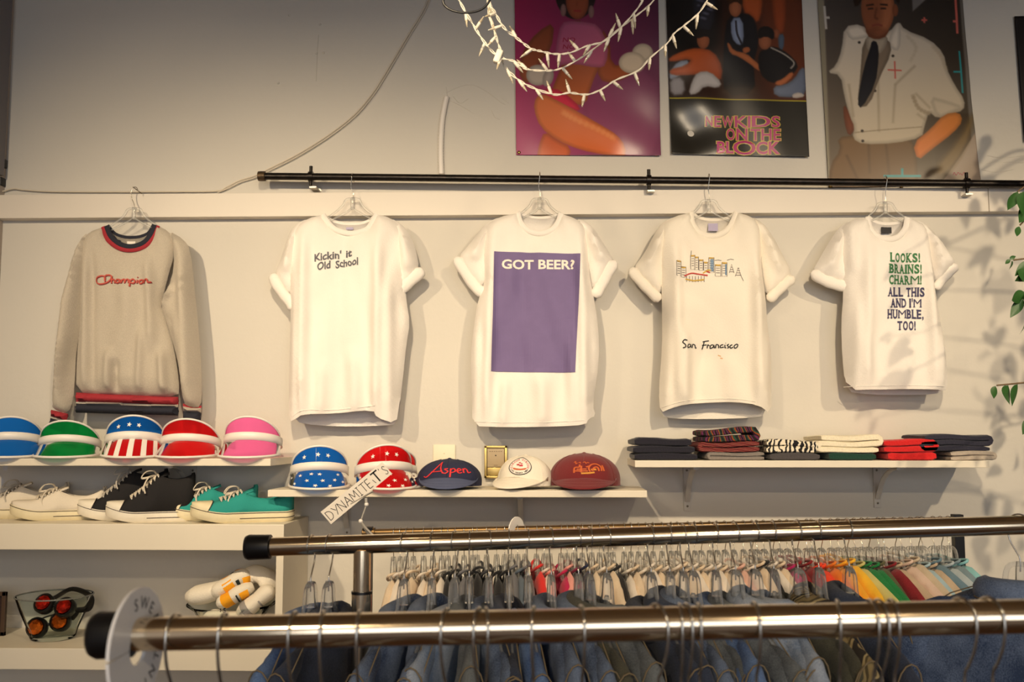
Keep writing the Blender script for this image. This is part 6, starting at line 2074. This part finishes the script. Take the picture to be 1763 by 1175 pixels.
# colours along the bar: (pixel x of the hook, colour name, colour)
WHT, CRM, BLK, GRY = ('white', (226, 216, 204)), ('cream', (224, 204, 178)), ('black', (24, 23, 26)), ('grey', (110, 110, 116))
cols = [CRM, WHT, WHT, CRM, WHT, CRM, WHT, BLK, BLK, GRY, BLK, BLK, ('charcoal', (58, 58, 64)), BLK, BLK, GRY, ('slate', (92, 104, 118)), GRY, ('scarlet', (222, 44, 38)), WHT, ('pale pink', (232, 160, 150)), ('magenta', (188, 26, 82)), ('pale pink', (232, 160, 150)),
        ('burgundy', (120, 26, 60)), ('navy', (26, 34, 66)), CRM, WHT, CRM, BLK, WHT, CRM, WHT, WHT, CRM, WHT, WHT, CRM, WHT, CRM, WHT, WHT, CRM, WHT, ('blush', (224, 180, 164)), WHT, CRM, BLK, WHT, CRM,
        ('magenta', (170, 26, 94)), ('dark red', (130, 20, 26)), ('dark red', (130, 20, 26)), ('orange red', (232, 66, 28)), ('orange red', (232, 66, 28)), ('orange', (226, 122, 34)), ('amber', (240, 170, 40)), ('yellow', (240, 186, 46)), ('pale lime', (196, 190, 120)),
        ('green', (20, 120, 60)), ('green', (20, 120, 60)), ('olive', (86, 84, 56)), ('dark red', (128, 20, 30)), ('beige', (190, 168, 142)), ('blush', (214, 188, 172)), ('sand', (196, 180, 156)), ('light blue', (158, 184, 196)), ('beige', (190, 168, 142)), ('steel blue', (100, 128, 144)), ('pale slate', (170, 182, 188)), ('steel blue', (120, 142, 152)), ('aqua', (140, 196, 200))]
n = len(cols)
cnt = {}
rdb = random.Random(23)
first = True
for i, (cn, cc) in enumerate(cols):
    f = (i + 0.5) / n
    hxp = 668 + (1640 - 668) * f + rdb.uniform(-4, 4)
    x = px(hxp, 920, YBK).x
    z = bar_z(ba_, bb_, x)
    cnt[cn] = cnt.get(cn, 0) + 1
    who = '%s %s top from the left on the rack by the wall' % (ordinal(cnt[cn]), cn)
    turn = 0.06 + 0.26 * x + rdb.uniform(-0.05, 0.05)
    rz = PI / 2 + turn
    h_ = HB if first else copy_tree(HB)
    first = False
    h_.location = (x, YBK, z)
    h_.rotation_euler = (0, R(rdb.uniform(-1.5, 1.5)), rz + (PI if i % 3 else 0))
    tag(h_, 'hanger of the ' + who, 'hanger', 'hangers on the rack nearest the wall')
    t = thing('hanging_top', who, 'top', (x, YBK, z + rdb.uniform(-0.006, 0.010)), 'tops on the rack nearest the wall')
    t.rotation_euler = (0, 0, rz)
    for nm, me in TOPS[i % 5]:
        o = bpy.data.objects.new(nm, me)
        col.objects.link(o)
        o.parent = t
        o.color = (*lin(cc), 1)

# size disc on the back rack
M_disc = mat('disc_plastic', (246, 242, 236), 0.35)
def size_disc(r0, r1, th=0.003, n=40, gap=0.06):
    V, F = [], []
    for i in range(n + 1):
        a = PI + gap / 2 + (2 * PI - gap) * i / n
        for r, y in ((r0, -th / 2), (r1, -th / 2), (r1, th / 2), (r0, th / 2)):
            V.append((r * math.cos(a), y, r * math.sin(a)))
    for i in range(n):
        for k in range(4):
            k2 = (k + 1) % 4
            F.append((i * 4 + k, i * 4 + k2, (i + 1) * 4 + k2, (i + 1) * 4 + k))
    F.append((0, 1, 2, 3)[::-1])
    F.append(tuple(n * 4 + k for k in (0, 1, 2, 3)))
    return V, F
x = px(889, 915, YBK).x
o = new('size_divider', size_disc(0.012, 0.042), M_disc, smooth=False)
o.location = (x, YBK, bar_z(ba_, bb_, x) - 0.008)
o.rotation_euler = (0, 0, R(62))
tag(o, 'small white round divider on the bronze rack nearest the wall', 'divider')

# front rack
fa_, fb_ = px(232, 1093, YFR), px(1763, 1062, YFR)
fe_ = fa_ + (fb_ - fa_) * 1.30
RBF = 0.0165
rk2 = thing('clothing_rack', 'chrome clothing rack nearest the viewer with empty wire hooks', 'rack', (fa_.x, YFR, 0), 'clothing racks')
wnew('bar', tube([fa_, fe_], RBF, 28), M_chrome, rk2)
d_ = (fe_ - fa_).normalized()
wnew('end_cap', tube([fa_ - d_ * 0.0435, fa_ - d_ * 0.042, fa_ - d_ * 0.036, fa_ - d_ * 0.002, fa_], [0.014, 0.0205, 0.0235, 0.0222, 0.017], 24), M_rubber, rk2)
for f in (0.16, 0.965):
    p_ = fa_ + (fe_ - fa_) * f
    if f > 0.5:
        wnew('post', tube([(p_.x, YFR, p_.z - 0.01), (p_.x, YFR, 0.03)], 0.0165, 20), M_chrome, rk2)
        wnew('foot_bar', tube([(p_.x, YFR - 0.26, 0.018), (p_.x, YFR + 0.26, 0.018)], 0.016, 12), M_chrome, rk2)
wnew('end_cap', tube([fe_, fe_ + d_ * 0.002, fe_ + d_ * 0.036, fe_ + d_ * 0.042, fe_ + d_ * 0.0435], [0.017, 0.0222, 0.0235, 0.0205, 0.014], 24), M_rubber, rk2)
# round divider with lettering
dx = px(236, 1093, YFR).x
t = thing('size_divider', 'large white lettered divider ring beside the black end cap', 'divider', (dx, YFR, bar_z(fa_, fb_, dx) - 0.012))
t.rotation_euler = (0, R(-3), R(86))
new('ring', size_disc(0.018, 0.058, 0.0035, 56, 0.045), M_disc, parent=t, auto=50)
def ring_text(chars, size, up):
    for ch, a in chars:
        V, F = text_vf(ch, 0.0, 2)
        V = V - np.array([(V[:, 0].min() + V[:, 0].max()) / 2, 0.365])
        rot = R(a) - PI / 2 if up else R(a) + PI / 2
        x_, y_ = V[:, 0] * size, V[:, 1] * size
        X = 0.043 * math.cos(R(a)) + x_ * math.cos(rot) - y_ * math.sin(rot)
        Z = 0.043 * math.sin(R(a)) + x_ * math.sin(rot) + y_ * math.cos(rot)
        new('lettering', ([(a_, -0.0022, b_) for a_, b_ in zip(X, Z)], F), M_ink, parent=t, smooth=False)
ring_text([('S', 98), ('W', 74), ('E', 50), ('A', 28)], 0.0175, True)
ring_text([('R', 232), ('V', 272), ('I', 292), ('N', 312), ('T', 334)], 0.0165, False)

HF = rack_hanger('wire_hanger', RBF, 0.0016, True, 0.030)
fx = [301, 385, 506, 556, 618, 768, 824, 837, 919, 1001, 1132, 1171, 1183, 1203, 1300, 1443, 1501, 1515, 1537, 1657, 1705]
rdf = random.Random(3)
for i, q in enumerate(fx):
    x = px(q, 1085, YFR).x
    h_ = HF if i == 0 else copy_tree(HF)
    h_.location = (x, YFR, bar_z(fa_, fb_, x))
    h_.rotation_euler = (0, 0, -PI / 2 + PI + rdf.uniform(-0.22, 0.22) + (0.25 if q in (1001, 1132, 1657, 1705) else 0))
    tag(h_, '%s hanger from the left on the bar nearest the viewer' % ordinal(i + 1), 'hanger', 'hangers on the front rack')

# ------------------------------------------------------------------ paper sign on a clip arm
YC = -0.55
A, B, C_, D_ = px(552, 882, YC), px(570, 903, YC), px(675, 816, YC), px(658, 796, YC)
t = thing('paper_sign', 'white hand lettered sign on a tilted card, held by a clip', 'sign', px(630, 915, YC))
def slabq(q, t0, t1):
    V = [(p_.x, t0, p_.z) for p_ in q] + [(p_.x, t1, p_.z) for p_ in q]
    return V, [(0, 1, 2, 3), (7, 6, 5, 4), (0, 4, 5, 1), (1, 5, 6, 2), (2, 6, 7, 3), (3, 7, 4, 0)]
cd_ = wnew('card', slabq([A, B, C_, D_], YC - 0.0005, YC + 0.0005), mat('white_card', (222, 214, 202), 0.7), t, smooth=False)
# letters in card units: x along 0..1, y 0 bottom .. 1 top
LT = {'D': [[(0, 0), (0, 1)], [(0, 1), (0.6, 0.9), (0.9, 0.5), (0.6, 0.08), (0, 0)]], 'Y': [[(0, 1), (0.5, 0.5)], [(1, 1), (0.3, 0)]], 'N': [[(0, 0), (0, 1)], [(0, 1), (0.9, 0)], [(0.9, 0), (0.9, 1)]],
      'A': [[(0, 0), (0.5, 1)], [(0.5, 1), (1, 0)], [(0.2, 0.4), (0.8, 0.4)]], 'M': [[(0, 0), (0.1, 1)], [(0.1, 1), (0.5, 0.3)], [(0.5, 0.3), (0.9, 1)], [(0.9, 1), (1, 0)]], 'I': [[(0.5, 0), (0.5, 1)], [(0.1, 0), (0.9, 0)], [(0.1, 1), (0.9, 1)]],
      'T': [[(0.5, 0), (0.5, 1)], [(0, 1), (1, 1)]], 'E': [[(0, 0), (0, 1)], [(0, 1), (0.8, 1)], [(0, 0.5), (0.7, 0.5)], [(0, 0), (0.8, 0)]], 't': [[(0.5, -0.05), (0.5, 1.1)], [(0, 1.1), (1.05, 1.1)]],
      "'": [[(0.5, 1.1), (0.4, 0.9)]], 's': [[(0.9, 0.85), (0.5, 1.0), (0.2, 0.8), (0.5, 0.55), (0.85, 0.3), (0.5, 0.05), (0.1, 0.2)]]}
o_ = Vector((A.x, 0, A.z)); ex = Vector((D_.x - A.x, 0, D_.z - A.z)); ey = Vector((A.x - B.x, 0, A.z - B.z))
ob_ = Vector((B.x, 0, B.z))
def card_pt(u, v, off):
    q = ob_ + ex * u + ey * v
    return (q.x, YC - 0.0006 - off, q.z)
xx = 0.03
for ch, w, wd in (('D', 0.085, 0.008), ('Y', 0.085, 0.008), ('N', 0.085, 0.008), ('A', 0.09, 0.009), ('M', 0.095, 0.008), ('I', 0.05, 0.008), ('T', 0.085, 0.008), ('E', 0.07, 0.009), ('I', 0.0, 0.0), ('t', 0.105, 0.019), ("'", 0.03, 0.008), ('s', 0.06, 0.008)):
    if w == 0:
        L_ = [[(xx + 0.012, 0.52), (xx + 0.024, 0.22)]]
        wd = 0.007
        adv = 0.03
    else:
        w *= 0.93
        L_ = [[(xx + a * w, 0.18 + b * 0.60) for a, b in l] for l in LT[ch]]
        adv = w + 0.0145
    # widths are equal along both card directions: scale v by the card's own aspect
    asp = ex.length / ey.length
    V, F = strokes([[(a, b / asp) for a, b in l] for l in L_], wd, 4)
    wnew('lettering', ([card_pt(a, b * asp, 0.0004) for a, b in V], F), M_ink, cd_, smooth=False)
    xx += adv
h1, h2, h3 = px(631, 869, YC + 0.006), px(621, 898, YC + 0.006), px(634, 918, YC + 0.01)
M_frost = clear_mat('frosted_plastic', (236, 234, 228), 0.4, 0.15, 0.45, (220, 214, 204))
wnew('card_grip', tube([px(604, 868, YC + 0.004), px(642, 846, YC + 0.004)], 0.006, 8, flat=0.5), M_frost, t)
wnew('arm', join(tube([px(630, 858, YC + 0.006), h1], 0.004, 8), tube([h1, h2], 0.0022, 8)), M_frost, t)
for h_ in (h1, h2):
    wnew('ball_joint', ball(h_[:], 0.0058, 12, 8), M_whitepl, t)
wnew('clip', join(tube([h2, (h2 + h3) / 2, h3, px(641, 926, YC + 0.01)], [0.005, 0.0075, 0.009, 0.010], 8, flat=0.6), tube([px(628, 908, YC - 0.006), px(645, 925, YC - 0.008)], 0.006, 8, flat=0.5)), M_frost, t)

# ------------------------------------------------------------------ potted ficus, its twigs reach in from the right
M_leaf = mat('ficus_leaf', (42, 82, 34), 0.45, var=0.25, vscale=30, spec=0.5)
M_twig = mat('twig_bark', (104, 84, 60), 0.85, var=0.2, vscale=60)
YT = -0.52
tr_ = thing('potted_ficus', 'leafy ficus tree reaching in at the right edge', 'plant', (1.78, YT, 0))
wnew('pot', xf(lathe([(0.001, 0.0), (0.13, 0.0), (0.17, 0.30), (0.178, 0.30), (0.178, 0.33), (0.16, 0.33), (0.158, 0.28), (0.001, 0.28)], 32), mv(1.78, YT, 0)), mat('terracotta', (150, 84, 56), 0.8), tr_)
wnew('soil', xf(lathe([(0.001, 0.285), (0.157, 0.282)], 24), mv(1.78, YT, 0)), mat('soil', (48, 36, 28), 0.95, bump=0.5, bscale=60), tr_)
wnew('trunk', tube(cr([(1.78, YT, 0.26), (1.77, YT, 0.9), (1.80, YT, 1.5), (1.76, YT + 0.02, 2.1), (1.74, YT, 2.5)], 6), [0.018 - 0.013 * i / 24 for i in range(25)], 10), M_twig, tr_)
def leaf_mesh(L, W, bend):
    V, F = [], []
    n = 9
    for i in range(n + 1):
        k = i / n
        w = W * (math.sin(PI * min(1, k * 1.02) ** 0.8) ** 0.9) * (1 - 0.15 * k)
        zc_ = -bend * L * k * k
        for s_ in (-1, -0.5, 0, 0.5, 1):
            V.append((k * L, s_ * w, zc_ + 0.18 * abs(s_) * w + 0.0015 * math.sin(9 * k + 3 * s_)))
    for i in range(n):
        for j in range(4):
            F.append((i * 5 + j, (i + 1) * 5 + j, (i + 1) * 5 + j + 1, i * 5 + j + 1))
    return V, F
LM = []
for k in range(4):
    V, F = leaf_mesh(1.0, 0.23 + 0.03 * k, 0.15 + 0.1 * k)
    me = bpy.data.meshes.new('leaf')
    me.from_pydata([tuple(v) for v in V], [], F)
    me.polygons.foreach_set('use_smooth', [True] * len(me.polygons))
    me.materials.append(M_leaf)
    LM.append(me)
rdl = random.Random(9)
def leaf(at_, d, L, roll_=0.0, k=0):
    o = bpy.data.objects.new('leaf', LM[k % 4])
    col.objects.link(o)
    o.parent = tr_
    d = Vector(d).normalized()
    q = d.to_track_quat('X', 'Z')
    o.rotation_euler = (q.to_matrix() @ Euler((roll_, 0, 0)).to_matrix()).to_euler()
    o.location = Vector(at_) - tr_.location
    o.scale = (L, L, L)
def twig(pts, r=0.0022):
    wnew('twig', tube(cr(pts, 5), r, 6), M_twig, tr_)
# leaves in view (pixel of stalk, direction in pixels, length in pixels)
vis = [(1752, 330, -18, 36, 40, 0.9), (1763, 330, -14, 46, 46, 0.2), (1775, 318, -4, 58, 60, -0.5), (1780, 350, -20, 30, 44, 0.3), (1755, 390, -10, 22, 24, 1.0), (1740, 447, -11, 8, 14, 0.3), (1742, 449, 2, 14, 16, 0.8), (1738, 446, 10, -4, 12, 0.5),
       (1775, 450, -26, 22, 40, 0.2), (1780, 470, -30, 10, 38, 0.0), (1764, 462, -14, 26, 34, 0.6), (1768, 508, -36, 8, 38, 0.1), (1762, 515, -22, 32, 40, 0.3), (1775, 500, -16, 34, 42, -0.3), (1765, 545, 4, 30, 30, 0.2),
       (1736, 664, -16, 34, 38, 0.3), (1752, 662, -18, 36, 42, 0.1), (1714, 665, -10, 24, 26, 0.7), (1782, 690, -22, 26, 34, 0.2), (1778, 720, -14, 30, 32, 0.3)]
for i, (a, b, dx_, dy_, L, ro) in enumerate(vis):
    p0, p1_ = px(a, b, YT), px(a + dx_, b + dy_, YT)
    d = (p1_ - p0)
    d.y = rdl.uniform(-0.3, 0.3) * d.length
    leaf(p0, d, L * 0.00156, ro + R(70), i)
for pts in ([(1.74, YT, 2.2), px(1850, 280, YT), px(1790, 305, YT), px(1752, 330, YT)], [(1.78, YT, 2.0), px(1870, 420, YT), px(1800, 440, YT), px(1745, 448, YT)],
            [(1.79, YT, 1.9), px(1880, 470, YT), px(1800, 492, YT), px(1766, 512, YT)], [(1.80, YT, 1.6), px(1890, 640, YT), px(1800, 655, YT), px(1716, 664, YT)], [(1.77, YT, 2.15), px(1820, 350, YT), px(1756, 388, YT)], [(1.79, YT, 1.62), px(1880, 650, YT), px(1780, 700, YT)], [(1.79, YT, 1.85), px(1850, 530, YT), px(1766, 545, YT)]):
    twig(pts)
for i in range(64):
    a = rdl.uniform(1872, 2060)
    b = rdl.uniform(120, 760)
    yy_ = YT + rdl.uniform(-0.08, 0.22)
    p0 = px(a, b, yy_)
    leaf(p0, (rdl.uniform(-1, 0.6), rdl.uniform(-0.8, 0.8), rdl.uniform(-1.4, -0.1)), rdl.uniform(0.055, 0.08), rdl.uniform(0, 2), i)
    if i % 5 == 0:
        twig([(1.77, YT, min(p0.z + 0.1, 2.4)), ((p0.x + 1.77) / 2, (yy_ + YT) / 2, p0.z + 0.06), p0], 0.003)
